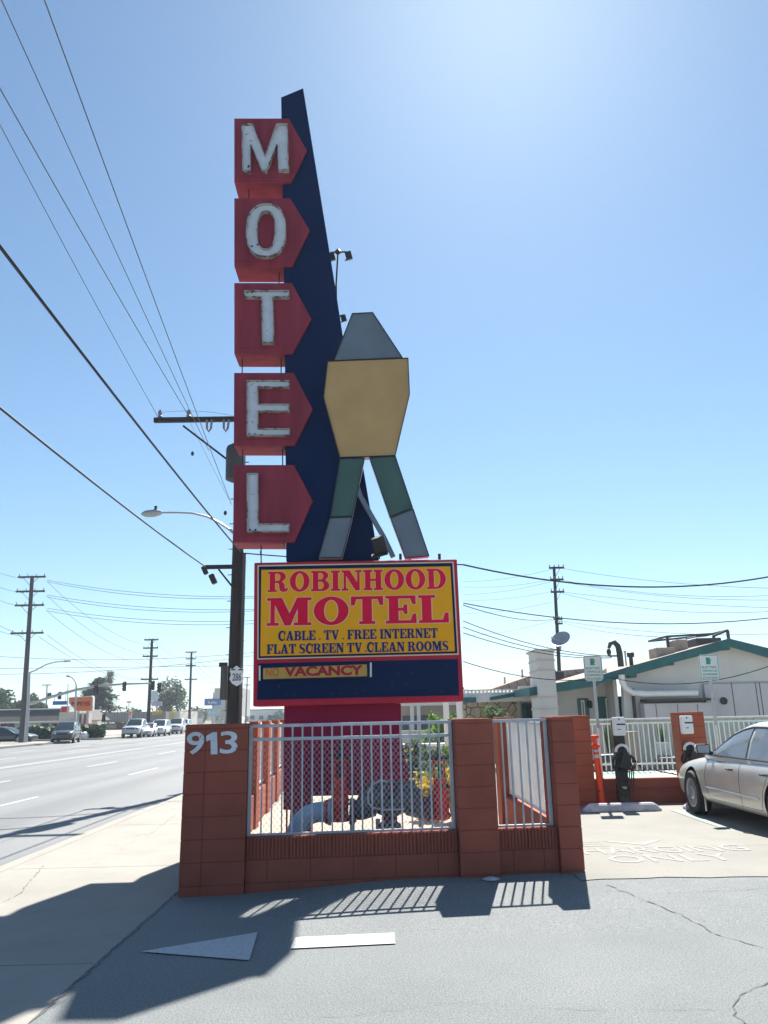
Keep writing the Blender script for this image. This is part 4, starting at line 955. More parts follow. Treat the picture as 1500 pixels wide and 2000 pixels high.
# far utility poles
def farpole(label, bx_, by_, tx_, ty_, Y, r, arms, m=None, group='utility poles across the street'):
    top = W(tx_, ty_, Y); bot = W(bx_, by_, Y); z0 = -.1; x0 = bot.x
    return pole(label, x0, Y, top.z, r, r*.65, m or M['pole_grey'], [(W(tx_, y_, Y).z, l_, r_, th) for y_, l_, r_, th in arms], group=group, lean=top.x-x0)
farpole('tall leaning grey utility pole with four crossarms at far left', 42, 1450, 63, 1125, 67, .24, [(1128, -1.1, 1.3, .13), (1156, -1.2, 1.3, .13), (1183, -1.2, 1.3, .13), (1237, -1.4, 1.4, .13)])
farpole('dark utility pole behind the signal arm end', 289, 1424, 297, 1248, 100, .24, [(1250, -.9, .9, .14), (1266, -1.0, .9, .14), (1282, -1.0, .9, .14), (1327, -1.1, 1.1, .14)], M['pole_wood'])
farpole('thin utility pole right of the eucalyptus', 370, 1408, 374, 1273, 140, .24, [(1274, -1.0, 1.0, .15), (1287, -.9, .9, .15), (1300, -.9, .9, .15), (1327, -1.0, 1.2, .15)], M['pole_wood'])
farpole('most distant utility pole, left of the near pole', 441, 1400, 443, 1306, 200, .24, [(1307, -1.1, 1.1, .16), (1317, -1.0, 1.0, .16), (1327, -1.1, 1.1, .16)], M['pole_grey'])
farpole('faint distant utility pole between the near pole and the sign', 480, 1400, 483, 1322, 240, .24, [(1323, -1.1, 1.1, .18), (1338, -1.0, 1.0, .18)], M['pole_grey'])
farpole('small distant utility pole above the far left roof', 91, 1400, 92, 1337, 190, .18, [(1338, -1.1, 1.1, .15)], M['pole_grey'])
farpole('faint thin pole behind the orange sign', 132, 1400, 133, 1335, 200, .12, [], M['pole_grey'])
farpole('utility pole with angled crossarms behind the motel roof', 1096, 1400, 1082, 1107, 60, .17, [(1110, -.45, .75, .12), (1133, -.4, .65, .12), (1157, -.4, .65, .12), (1210, -.3, .4, .10), (1219, -.2, .4, .10)], M['pole_wood'], group='utility poles behind the motel')

WN = [0]
def wire(pA, pB, sag, r, label, m=None, n=22, group='overhead wires'):
    pts = [Vector(pA).lerp(Vector(pB), i/n)-Vector((0, 0, sag*4*(i/n)*(1-i/n))) for i in range(n+1)]
    o = MB().tube(pts, r, 5).build('overhead_wire', m or M['wire']); tag(o, label, 'wire', group); return o
# conductors of the near pole: leave over the camera along the street
def along(px0, py0, px1, py1, Y0, label, sag, r, m=None, bend=0.0):
    A = W(px0, py0, Y0); B = WX(px1, py1, A.x-bend); D = B+(B-A)*.35; return wire(A, D, sag, r, label, m)
wa = 'thin wire fanning up and left from the utility pole crossarm, '
along(308, 813, 0, 235, 21.8, wa+'lowest of the four', .10, .008)
along(366, 808, 0, 163, 21.8, wa+'second from the bottom', .10, .010)
along(408, 880, 8, 0, 21.8, wa+'third from the bottom', .10, .008)
along(452, 985, 92, 0, 21.8, wa+'steepest and rightmost', .12, .009)
along(470, 1078, 0, 464, 21.7, 'thick black cable sweeping down from the left edge to the near pole', .12, .020, M['cable'])
along(400, 1106, 0, 785, 21.7, 'thick black cable ending at the lower arm of the near pole', .10, .018, M['cable'])
q = W(372, 826, 21.8)
for px, py in ((376, 886), (440, 1002)):
    c = W(px, py, 21.5); tag(MB().lathe([(.03, -.06), (.05, 0), (.03, .06)], c, (0, 0, 1), 8).build('cable_spacer', M['dark']), 'small dark spacer %s on the thin wires' % ('high' if px < 400 else 'low'), 'cable fitting', 'spacers on the wires')
wire(W(372, 826, 21.8), W(447, 975, 21.8), .02, .006, 'faint jumper wire dropping from the crossarm to the transformer')
wire(W(312, 806, 21.8), W(455, 812, 21.8), -.10, .005, 'faint jumper wire looping over the crossarm')
wire(W(508, 1076, 11.9), W(511, 1100, 11.9), 0, .006, 'short dark wire between the L box and the yellow panel cabinet')
wire(W(905, 1103, 20), W(1510, 1125, 22), .45, .022, 'thick sagging cable right of the sign, highest one', M['cable'])
wire(W(470, 1080, 21.8), W(905, 1103, 20), .05, .018, 'cable passing behind the sign from the near pole', M['cable'])
def pxw(pts, r, label, sag=0.0, m=None, grp='overhead wires'):
    (x0, y0, Y0), (x1, y1, Y1) = pts; wire(W(x0, y0, Y0), W(x1, y1, Y1), sag, r, label, m, 14, grp)
lft = [((92, 1133), (500, 1165), .9), ((92, 1136), (500, 1168), 1.1), ((92, 1162), (500, 1190), .9), ((92, 1166), (500, 1193), 1.1), ((92, 1188), (500, 1212), .9), ((92, 1193), (500, 1218), 1.0)]
for k, (a, b, s_) in enumerate(lft): pxw([(a[0], a[1], 67), (b[0], b[1], 60)], .018, 'long wire from the far left pole to the right, number %s from the top' % ['one', 'two', 'three', 'four', 'five', 'six'][k], s_*.5)
down = [((92, 1136), (288, 1260)), ((92, 1164), (288, 1279)), ((90, 1192), (288, 1297)), ((92, 1240), (286, 1325)), ((75, 1243), (286, 1328))]
for k, (a, b) in enumerate(down): pxw([(a[0], a[1], 67), (b[0], b[1], 100)], .018, 'sagging wire between the far left pole and the dark pole, %s' % ['topmost', 'second', 'third', 'fourth', 'lowest'][k], 1.0)
for k, (a, b) in enumerate((((303, 1252), (368, 1277)), ((303, 1268), (368, 1290)), ((303, 1283), (368, 1303)))): pxw([(a[0], a[1], 100), (b[0], b[1], 140)], .022, 'short sagging wire between the dark pole and the thin pole, %s' % ['upper', 'middle', 'lower'][k], 1.2)
for k, (a, b) in enumerate((((379, 1276), (441, 1308)), ((379, 1290), (441, 1320)), ((379, 1303), (441, 1328)))): pxw([(a[0], a[1], 140), (b[0], b[1], 200)], .028, 'sagging wire past the thin pole towards the most distant one, %s' % ['upper', 'middle', 'lower'][k], 1.8)
for k, (y0, y1, s_) in enumerate(((1281, 1274, .6), (1306, 1300, 0), (1317, 1280, .5))): pxw([(-20, y0, 85), (500, y1, 85)], .022, 'level wire crossing the street, %s of three' % ['highest', 'middle', 'lowest'][k], s_)
for k, (y0, y1) in enumerate(((1112, 1132), (1140, 1158), (1165, 1185), (1212, 1240), (1226, 1243))): pxw([(-20, y0, 60), (46, y1 if k != 0 else 1130, 67)], .018, 'wire arriving at the far left pole from the left edge, %s' % ['topmost', 'second', 'third', 'fourth', 'lowest'][k], .1)
rgt = [((905, 1136), (1078, 1112)), ((905, 1146), (1078, 1132)), ((905, 1161), (1076, 1136)), ((905, 1172), (1078, 1155)), ((905, 1198), (1076, 1176)), ((905, 1242), (1080, 1212))]
for k, (a, b) in enumerate(rgt): pxw([(a[0], a[1], 75), (b[0], b[1], 60)], .014, 'wire between the sign and the pole behind the roof, %s' % ['topmost', 'second', 'third', 'fourth', 'fifth', 'lowest'][k], .25)
rg2 = [((1098, 1110), (1510, 1149), .3), ((1098, 1133), (1510, 1163), .5), ((1098, 1136), (1510, 1172), .4), ((1098, 1156), (1510, 1187), .2), ((1098, 1159), (1510, 1194), .6), ((1090, 1178), (1300, 1197), .2), ((1095, 1212), (1510, 1238), .4)]
for k, (a, b, s_) in enumerate(rg2): pxw([(a[0], a[1], 60), (b[0], b[1], 50)], .014, 'wire right of the pole behind the roof, %s' % ['topmost', 'second', 'third', 'fourth', 'fifth', 'sixth', 'lowest'][k], s_)
pxw([(905, 1178, 30), (1510, 1206, 32)], .020, 'doubled cable crossing behind the roof pole, upper', .5, M['cable'])
pxw([(905, 1182, 34), (1078, 1210, 60)], .022, 'single cable sloping down to the pole behind the roof', .3, M['cable'])
pxw([(1100, 1216, 60), (1310, 1245, 30)], .016, 'single cable from the roof pole to the roof rack', .2, M['cable'])
for k, (a, b) in enumerate((((905, 1213), (1195, 1281)), ((905, 1225), (1195, 1283)), ((905, 1236), (1195, 1285)))): pxw([(a[0], a[1], 22), (b[0], b[1], 26)], .012, 'service cable sloping down to the roof mast, %s of three' % ['top', 'middle', 'bottom'][k], .22, M['cable'])
wire(W(905, 1292, 21), W(1190, 1323, 24), .25, .012, 'low cable passing in front of the chimney', M['cable'])
wire(W(1190, 1323, 24), W(1510, 1298, 22), .35, .012, 'low cable passing in front of the white gable', M['cable'])

# ================================================================== MOTEL BUILDING
mot = thing('motel_building', 'single-storey white stucco motel with teal fascia and brown shingle roof', 'building', (9, 27, 0))
def p26(px, py, Y=26): q = W(px, py, Y); return q.x, q.z
rake = [p26(1033, 1345), p26(1165, 1322), p26(1300, 1283), p26(1422, 1249), p26(1500, 1268), p26(1640, 1302)]
xa, za_ = rake[0]
# main gable wall and recessed porch wall
gab = [p26(1222, 1405), p26(1222, 1312), p26(1300, 1290), p26(1422, 1256), p26(1500, 1275), p26(1640, 1309), p26(1640, 1405)]
gab = [(gab[0][0], 0)]+gab[1:-1]+[(gab[-1][0], 0)]
MB().prism(gab, 26.35, 26.6).build('wall', M['stucco'], mot)
xl = p26(1095, 1360)[0]; MB().prism([(xl, 0), (gab[0][0], 0), (gab[0][0], rake[1][1]+.38), (rake[1][0], rake[1][1]-.1), (xl, rake[0][1]+.02)], 27.6, 27.8).box(gab[0][0]-.12, gab[0][0], 26.6, 27.6, 0, gab[1][1]+.02).build('porch_wall', M['stucco'], mot)
# roof slabs following the rake, running back
for i in range(len(rake)-1):
    (x0, z0), (x1, z1) = rake[i], rake[i+1]
    rf = MB(); rf.add([(x0, 26, z0), (x1, 26, z1), (x1, 38, z1), (x0, 38, z0), (x0, 26, z0-.06), (x1, 26, z1-.06), (x1, 38, z1-.06), (x0, 38, z0-.06)], [(0, 1, 2, 3), (7, 6, 5, 4), (0, 4, 5, 1), (3, 2, 6, 7), (0, 3, 7, 4), (1, 5, 6, 2)])
    rf.build('roof', M['shingle'], mot)
fa = MB()
for i in range(len(rake)-1):
    (x0, z0), (x1, z1) = rake[i], rake[i+1]; fa.add([(x0, 25.93, z0+.03), (x1, 25.93, z1+.03), (x1, 25.93, z1-.30), (x0, 25.93, z0-.24), (x0, 25.99, z0+.03), (x1, 25.99, z1+.03), (x1, 25.99, z1-.30), (x0, 25.99, z0-.24)], [(0, 1, 2, 3), (7, 6, 5, 4), (0, 4, 5, 1), (3, 2, 6, 7)])
fa.add([(xa, 25.93, za_+.03), (xa-.02, 30, za_+.03), (xa-.02, 30, za_-.2), (xa, 25.93, za_-.24)], [(0, 1, 2, 3)])
fa.build('fascia', M['teal'], mot)
for px in (1236, 1308, 1420): q = p26(px, 1300); zz = [r for r in rake]; 
for px, py in ((1236, 1316), (1309, 1292), (1418, 1262)): q = p26(px, py); MB().box(q[0]-.12, q[0]+.12, 25.99, 26.34, q[1]-.12, q[1]+.02).build('rafter_end', M['teal'], mot)
# sliding windows under the porch
for (px0, px1, py0, py1) in ((1131, 1148, 1364, 1410), (1168, 1213, 1360, 1410)):
    a_, b_ = W(px0, py1, 27.6), W(px1, py0, 27.6); wf = MB().box(a_.x, b_.x, 27.54, 27.598, .1, b_.z).build('window', M['teal'], mot)
    n = 1 if px1-px0 < 20 else 2; w_ = (b_.x-a_.x)
    MB().box(a_.x+.30 if n == 2 else a_.x+.1, b_.x-.15, 27.515, 27.54, .2, b_.z-.06).build('frame', M['white'], wf)
    MB().box(a_.x+.34 if n == 2 else a_.x+.14, b_.x-.19, 27.50, 27.514, .25, b_.z-.11).build('pane', M['glass_dark'], wf)
q = W(1152, 1376, 27.5); MB().lathe([(.05, -.12), (.09, -.08), (.09, .1), (.03, .14)], q, (0, 0, 1), 10).build('porch_lamp', M['black'], mot)
# upper band + panel doors on the gable's right, duct on its left
yg = 26.33
def gplate(px0, py0, px1, py1, y, d, m, name, parent=mot): a_, b_ = W(px0, py1, y), W(px1, py0, y); return MB().box(a_.x, b_.x, y-d, y, max(a_.z, .02) if py1 < 1404 else .02, b_.z).build(name, m, parent, bevel=.01)
gplate(1380, 1331, 1640, 1405, yg, .12, M['door_panel'], 'service_doors')
for px in (1433, 1480, 1488): q = W(px, 1370, yg-.12); MB().box(q.x-.012, q.x+.012, yg-.128, yg-.12, .1, W(px, 1333, yg).z).build('door_seam', M['pole_grey'], mot)
q = W(1413, 1369, yg-.13); MB().lathe([(.11, 0), (.12, .01), (.12, .05), (.08, .05), (.08, .03)], q, (0, -1, 0), 18).build('vent_hole', M['black'], mot, smooth=True)
gplate(1250, 1372, 1378, 1405, yg, .55, M['door_panel'], 'utility_cabinet')
for px in (1280, 1322, 1361): q = W(px, 1370, yg-.55); MB().box(q.x-.01, q.x+.01, yg-.556, yg-.55, .1, W(px, 1375, yg-.55).z).build('door_seam', M['pole_grey'], mot)
a_, b_ = W(1250, 1370, yg), W(1378, 1362, yg); MB().box(a_.x, b_.x, yg-.7, yg, a_.z-.02, a_.z+.06).build('cabinet_roof', M['hvac'], mot)
MB().tube([W(x_, y_, 25.7) for x_, y_ in ((1214, 1318), (1215, 1332), (1222, 1345), (1236, 1353), (1260, 1355), (1362, 1353))], .10, 12).build('white_duct', M['white'], mot, smooth=True)
MB().box(W(1240, 1400, 26.2).x, W(1244, 1400, 26.2).x, 26.2, 26.33, 0, W(1240, 1345, 26.2).z).build('downpipe', M['pole_grey'], mot)
# service mast with gooseneck
MB().tube([W(x_, y_, 25.9) for x_, y_ in ((1213, 1302), (1210, 1275), (1207, 1262), (1199, 1254), (1192, 1257), (1189, 1266))], [.10, .10, .095, .09, .07, .05], 12).build('service_mast', M['hvac'], mot, smooth=True)
MB().lathe([(.03, -.16), (.07, -.08), (.08, 0), (.04, .08)], W(1189, 1272, 25.9), (0, 0, 1), 10).tube([W(1191, 1281, 25.9), W(1210, 1281, 25.9)], .03, 6).build('weatherhead', M['hvac'], mot)
# chimney
c0, c1 = W(1054, 1360, 25.6).x, W(1088, 1360, 25.6).x; zt = W(1060, 1272, 25.6).z
ch = MB(); ch.box(c0, c1, 25.62, 27.0, 0, zt); chm = ch.build('chimney', M['stucco'], mot)
bn = MB()
for py in (1290, 1310, 1362, 1385): z_ = W(1060, py, 25.6).z; bn.box(c0-.03, c1+.03, 25.59, 27.03, z_-.02, z_+.03)
bn.box(c0-.07, c1+.07, 25.55, 27.07, zt, zt+.07); split_build(bn, 'trim_band', M['stucco_b'], chm)
MB().box(c1, c1+.35, 25.9, 27.0, W(1060, 1316, 26).z-.18, W(1060, 1316, 26).z+.05).build('flashing', M['hvac'], chm)
# roof clutter
a_, b_ = W(1305, 1262, 29), W(1425, 1262, 29)
rk = MB(); zt0 = W(1305, 1243, 29).z; zt1 = W(1425, 1231, 29).z
rk.bar((a_.x, 29, a_.z-.3), (a_.x, 29, zt0), .09).bar((b_.x, 29, b_.z-.3), (b_.x, 29, zt1), .09).bar((a_.x, 29, zt0), (W(1393, 1238, 29).x, 29, W(1393, 1238, 29).z), .07).bar((W(1393, 1238, 29).x, 29, zt0-.02), (b_.x, 29, zt1), .08).bar((W(1393, 1238, 29).x, 29, a_.z-.1), (W(1393, 1238, 29).x, 29, zt0), .08)
rk.bar((a_.x, 31, zt0), (b_.x, 31, zt1), .07).bar((a_.x, 29, zt0), (a_.x, 31, zt0), .07).bar((b_.x, 29, zt1), (b_.x, 31, zt1), .07).bar((W(1340, 1240, 29).x, 29, zt0-.1), (W(1390, 1240, 29).x, 30.5, zt0+.1), .05)
tag(rk.build('roof_rack', M['hvac']), 'dark angle-iron frame on the motel roof peak', 'roof frame')
a_, b_ = W(1338, 1262, 30), W(1400, 1247, 30); tag(MB().box(a_.x+.3, b_.x, 29.6, 30.6, a_.z-.3, b_.z).build('rooftop_unit', M['hvac'], bevel=.03), 'dark grey rooftop air unit inside the angle-iron frame', 'air unit')
a_, b_ = W(1320, 1262, 28.6), W(1340, 1249, 28.6); tag(MB().box(a_.x, b_.x, 28.5, 29.3, a_.z-.3, b_.z).build('vent_box', M['tan_box'], bevel=.02), 'tan vent box standing at the left end of the roof frame', 'vent')
a_, b_ = W(1282, 1276, 28), W(1318, 1264, 28); tag(MB().box(a_.x, b_.x, 28, 28.8, a_.z-.3, b_.z).build('roof_duct', M['tan_box'], bevel=.02), 'low tan duct box lying left of the roof frame', 'duct')
q = W(1232, 1284, 27.5); tag(MB().lathe([(.07, -.4), (.07, 0), (.13, .02), (.13, .16), (.04, .22)], q, (0, 0, 1), 14).build('roof_vent', M['hvac'], smooth=True), 'round black turbine vent on the brown roof', 'vent')
q = W(1221, 1278, 27.5); tag(MB().lathe([(.03, -.4), (.03, .06), (.05, .07), (.05, .12)], q, (0, 0, 1), 8).build('vent_pipe', M['steel']), 'thin vent pipe beside the turbine vent', 'vent')
q = W(1088, 1252, 27); t = thing('satellite_dish', 'grey satellite dish tilted up on top of the chimney', 'satellite dish', (q.x, 26.4, zt))
ax = Vector((-.45, -.62, .62)).normalized()
MB().lathe([(.01, 0), (.14, .015), (.27, .05), (.33, .085), (.335, .09), (.27, .058), (.14, .023), (.01, .008)], Vector((q.x, 26.4, q.z))-ax*.05, ax, 24).build('dish', M['steel'], t, smooth=True)
MB().tube([(q.x-.05, 26.4, zt+.05), (q.x, 26.4, q.z-.05)], .025, 8).tube([(q.x, 26.4, q.z-.08), (q.x-.33, 26.2, q.z+.03)], .012, 6).obox((q.x-.35, 26.2, q.z+.04), (.06, .06, .06)).build('mount', M['steel'], t)

# left wing: carport roof, flagstone wall, far wing with posts
wing = thing('carport', 'white corrugated carport roof with teal eave in front of a flagstone wall', 'carport', (4.5, 29, 0))
Y = 29; a_, b_ = W(890, 1355, Y), W(1045, 1345, Y)
rf = MB(); x = a_.x
while x < b_.x: rf.box(x, x+.07, Y, Y+5, a_.z+.02, a_.z+.10); x += .14
rf.box(a_.x, b_.x, Y+.01, Y+5, a_.z-.02, a_.z+.02); rf.build('roof_sheet', M['white'], wing)
MB().box(a_.x, b_.x+.1, Y-.05, Y, a_.z-.32, a_.z-.03).build('fascia', M['white'], wing)
c_, d_ = W(958, 1368, Y-.2), W(1040, 1360, Y-.2); MB().add([(c_.x, Y-.3, c_.z), (d_.x, Y-.3, d_.z+.1), (d_.x, Y+1, d_.z+.1), (c_.x, Y+1, c_.z), (c_.x, Y-.3, c_.z+.12), (d_.x, Y-.3, d_.z+.25), (d_.x, Y+1, d_.z+.25), (c_.x, Y+1, c_.z+.12)], [(0, 1, 2, 3), (4, 5, 6, 7), (0, 1, 5, 4), (1, 2, 6, 5), (2, 3, 7, 6), (3, 0, 4, 7)]).build('teal_eave', M['teal'], wing)
e_ = W(905, 1368, Y-.3); MB().box(e_.x, W(928, 1368, Y).x, Y-.35, Y-.06, e_.z-.08, e_.z+.10).build('teal_bracket', M['teal'], wing)
fx0, fx1 = W(905, 1380, 31).x, W(1010, 1380, 31).x; MB().box(fx0, fx1, 31, 31.2, 0, 2.5).build('flagstone_wall', M['flagstone'], wing)
MB().box(fx1, fx1+.12, 30.95, 31.1, 0, 2.5).box(fx1+.12, W(1095, 1380, 31).x, 31, 31.2, 0, 2.6).build('side_wall', M['stucco_b'], wing)
a_, b_ = W(1021, 1400, 30.9), W(1040, 1373, 30.9); dd = MB().box(a_.x, b_.x, 30.9, 30.99, .05, b_.z).build('door', M['teal'], wing); MB().box(a_.x+.15, b_.x-.08, 30.88, 30.9, .2, b_.z-.08).build('pane', M['glass_dark'], dd)
# rear roof planes seen left of the chimney
rr = thing('rear_roof', 'brown shingle rear roof rising behind the carport beside the chimney', 'roof', (7, 38, 0))
pts = [W(960, 1346, 37), W(1060, 1312, 37), W(1168, 1302, 37), W(1200, 1330, 37)]
MB().add([(pts[0].x, 37, pts[0].z), (pts[1].x, 37.5, pts[1].z), (pts[2].x, 38, pts[2].z), (pts[3].x, 38, pts[3].z-.5), (pts[0].x, 45, pts[0].z+.1), (pts[1].x, 45, pts[1].z+.1), (pts[2].x, 45, pts[2].z+.1), (pts[3].x, 45, pts[3].z-.4)], [(0, 1, 5, 4), (1, 2, 6, 5), (2, 3, 7, 6), (0, 1, 2, 3)]).build('roof', M['shingle'], rr)
MB().box(pts[0].x, pts[3].x, 37.6, 44, 0, pts[0].z-.05).build('wall', M['stucco_b'], rr)
q = W(1027, 1305, 38); MB().tube([(q.x, 39, q.z-.8), (q.x, 39, q.z)], .05, 8).tube([(q.x-.9, 39, q.z-.8), (q.x-.9, 39, q.z-.35)], .05, 8).build('vent_pipe', M['steel'], rr)
far = thing('far_motel_wing', 'low blue-grey motel wing with white posts seen between the sign and pillar', 'building', (2, 40, 0))
xa_, xb_ = W(785, 1400, 40).x, W(900, 1400, 40).x; zt_w = W(800, 1379, 40).z
MB().box(xa_-.4, xb_+1.5, 41, 41.3, 0, zt_w).build('wall', M['stucco_b'], far)
MB().box(xa_-.6, xb_+1.8, 39.6, 46, zt_w, zt_w+.22).build('roof', M['white'], far)
MB().box(W(786, 1400, 40.9).x, W(842, 1400, 40.9).x, 40.9, 40.99, 0, W(800, 1398, 40.9).z).box(W(850, 1400, 40.9).x, W(875, 1400, 40.9).x, 40.9, 40.99, 0, W(800, 1410, 40.9).z).build('dark_panels', M['slate'], far)
for px in (805, 818): q = W(px, 1400, 39.7); MB().box(q.x-.09, q.x+.09, 39.7, 39.85, 0, zt_w).build('post', M['white'], far)
for k, (px, lab) in enumerate(((872, 'white steel post left of the pair rising over the middle pillar'), (898, 'white steel post right of the pair rising over the middle pillar'))):
    q = W(px, 1400, 21); tag(MB().box(q.x-.07, q.x+.07, 20.95, 21.08, 0, W(px, 1352, 21).z).build('post', M['white']), lab, 'post', 'white posts over the middle pillar')
gw = thing('garden_wall', 'rough grey stone garden wall seen through the railing behind the valves', 'wall', (2, 22, 0))
MB().box(W(780, 1500, 22).x, W(905, 1500, 22).x, 22, 22.4, 0, .75).build('stones', M['flagstone'], gw); MB().box(W(780, 1500, 22).x-.1, W(905, 1500, 22).x+.1, 21.95, 22.45, .75, .82).build('coping', M['white'], gw)
MB().box(W(785, 1450, 26).x, W(880, 1450, 26).x, 26, 26.2, 0, 1.1).build('stones', M['panel_wall'], gw)

# ================================================================== COURTYARD WALL, LOT WALL, FENCE
bw = thing('courtyard_wall', 'weathered whitewashed panel wall running below the motel gable', 'wall', (9, 23, 0))
zt = W(1300, 1405, 23).z; mb = MB(); x = W(1140, 1400, 23).x
while x < 17: mb.box(x, x+.595, 23, 23.12, 0, zt); mb.box(x+.6, x+.72, 22.985, 23.13, 0, zt-.004); x += .722
mb.build('panels', M['panel_wall'], bw); MB().box(W(1140, 1400, 23).x, 17, 22.95, 23.17, zt, zt+.045).build('coping', M['white'], bw)
lw = thing('lot_wall', 'low dark red block wall with tall pillars in a sunlit orange tone at the end of the parking bays', 'wall', (6, 14.5, 0))
def lp(px0, px1, ztop=1.53, m=M['red_wall_sunlit']):
    x0, x1 = W(px0, 1500, 14.3).x, W(px1, 1500, 14.3).x; mb = MB(); courses(mb, x0, x1, 14.28, 14.66, -.02, ztop, [[]], top=.045); return x0, x1, mb.build('pillar', [m, M['mortar']], lw, bevel=.004)
_, xq, _o = lp(1085, 1159)
xp0, xp1, _o = lp(1335, 1386, 1.55)
for x0, x1 in ((xq+.003, xp0-.003), (xp1+.003, 16)):
    MB().box(x0, x1, 14.33, 14.53, -.02, .43).box(x0, x1, 14.325, 14.33, .20, .21).build('low_wall', M['red_wall'], lw, bevel=.006)
    MB().tube([(x0, 14.30, .24), (x1, 14.30, .24)], .014, 6).build('conduit', M['red_wall'], lw)
    y = x0+.06; xe = x1
    if x0 < 5: y = 3.5; xe = 17.0; f = MB(); f.box(3.4, xe, 16.41, 16.445, .52, .55).box(3.4, xe, 16.41, 16.445, 1.32, 1.35); r0 = f.build('railing', M['white_rail'], lw)
    else: y = 99
    MB().box(x0-.3 if x0 > 5 else x0, x1+.3, 14.54, 16.38, .30, .40).build('ledge', M['panel_wall'], lw, bevel=.01)
    MB().box(x0, x1, 14.50, 14.536, .28, .40).box(x0+.02, x1-.02, 14.58, 15.7, .401, .406).build('teal_strip', M['pool_teal'], lw)
    MB().box(x0+.02, x1-.02, 15.9, 16.1, .401, .406).build('teal_strip', M['pool_teal'], lw)
    while y < xe: MB().box(y, y+.018, 16.415, 16.44, .42, 1.35).build('picket', M['white_rail'], r0); y += .105
# charging stop sign posts
def ev_sign(px0, px1, py0, py1, ppx0, ppx1, label):
    Y = 14.56; a_, b_ = W(px0, py1, Y), W(px1, py0, Y); xm = (a_.x+b_.x)/2
    t = thing('charging_sign', label, 'sign', (xm, Y, 0), group='electric vehicle charging signs')
    p = MB(); p.box(xm-.018, xm+.03, Y+.02, Y+.05, 1.30, b_.z-.05); p.build('post', M['steel'], t); MB().box(xm-.008, xm+.018, Y+.022, Y+.048, .02, 1.298).build('lower_post', M['white_rail'], t)
    r = .04; x0, x1, z0, z1 = a_.x, b_.x, a_.z, b_.z
    pl = [(x0+r, z0), (x1-r, z0), (x1, z0+r), (x1, z1-r), (x1-r, z1), (x0+r, z1), (x0, z1-r), (x0, z0+r)]
    MB().prism(pl, Y, Y+.004).build('plate', M['sign_white'], t)
    h = z1-z0; mb = MB(); w = x1-x0
    for k, s_ in enumerate(('ELECTRIC', 'VEHICLE', 'CHARGING', 'STATION')): zz = z0+h*(.46-.135*k); font_text(mb, s_, x0+w*.12, x1-w*.12, zz, zz+h*.085, Y-.004, .003, .01)
    mb.build('lettering', M['sign_green'], t)
    MB().prism([(xm-.055, z0+h*.62), (xm+.035, z0+h*.62), (xm+.035, z0+h*.66), (xm+.027, z0+h*.66), (xm+.027, z0+h*.72), (xm+.047, z0+h*.74), (xm+.047, z0+h*.84), (xm+.038, z0+h*.84), (xm+.038, z0+h*.76), (xm+.027, z0+h*.75), (xm+.027, z0+h*.88), (xm-.047, z0+h*.88), (xm-.047, z0+h*.66), (xm-.055, z0+h*.66)], Y-.004, Y-.001).build('charging_symbol', M['sign_green'], t)
    f = MB(); e = .008; f.box(x0+.02, x1-.02, Y-.003, Y-.001, z0+.012, z0+.012+e).box(x0+.02, x1-.02, Y-.003, Y-.001, z1-.02, z1-.012).box(x0+.012, x0+.02, Y-.003, Y-.001, z0+.02, z1-.02).box(x1-.02, x1-.012, Y-.003, Y-.001, z0+.02, z1-.02); f.build('border', M['sign_green'], t)
ev_sign(1142.5, 1174.5, 1280, 1330.5, 1157, 1168, 'white and green electric vehicle charging station sign above the bollard')
ev_sign(1369, 1401.5, 1278, 1329, 1385, 1397, 'white and green electric vehicle charging station sign above the silver sedan')
# chargers
def charger(px, Y, label, full=True):
    q = W(px, 1550, Y); x = q.x; t = thing('car_charger', label, 'car charger', (x, Y, 0), group='car chargers')
    if full: MB().box(x-.10, x+.10, Y-.02, Y+.10, 0, 1.45).build('pedestal_post', M['black'], t, bevel=.02)
    za, zb = 1.17, 1.49
    bx_ = MB().box(x-.11, x+.11, Y-.10, Y-.02, za, zb).build('charger_box', M['sign_white'], t, bevel=.02)
    MB().box(x-.045, x+.105, Y-.104, Y-.10, zb-.14, zb-.115).box(x-.01, x+.01, Y-.104, Y-.10, zb-.055, zb-.025).box(x-.035, x+.02, Y-.104, Y-.10, za+.10, za+.112).build('markings', M['black'], bx_)
    cz = .95
    hb = MB().lathe([(.05, 0), (.10, .01), (.115, .05), (.115, .09), (.05, .12)], (x, Y-.02, cz-.08), (0, -1, 0), 20).build('cable_holder', M['black'], t, smooth=True)
    MB().tube([(x+.105*math.cos(R_(a)), Y-.11, cz-.04+.105*math.sin(R_(a))) for a in range(-10, 200, 15)], .024, 8).build('white_ring', M['white'], hb, smooth=True)
    mb = MB()
    for k in range(5):
        w = .10+.025*k; d = .50+.10*k if k < 3 else .3; y0 = Y-.10-.016*k
        mb.tube([(x+w*math.sin(u)*1.05, y0-.01*math.sin(3*u), cz-.08-d/2*(1-math.cos(u))*(1 if full else .8)) for u in [2*math.pi*i/26 for i in range(27)]], .011, 6)
    mb.obox((x+.02, Y-.15, cz-.2), (.16, .12, .26), Matrix.Rotation(R_(20), 3, 'Y')); mb.build('cable', M['black'], t, smooth=True)
    if full: MB().box(x-.04, x+.05, Y-.024, Y-.02, .28, .32).build('maker_plate', M['steel'], t)
charger(1219, 14.1, 'black pedestal car charger with coiled cable and white notice, left of the sedan')
charger(1354, 14.27, 'wall-mounted car charger on the sunlit-toned pillar behind the sedan mirror', False)
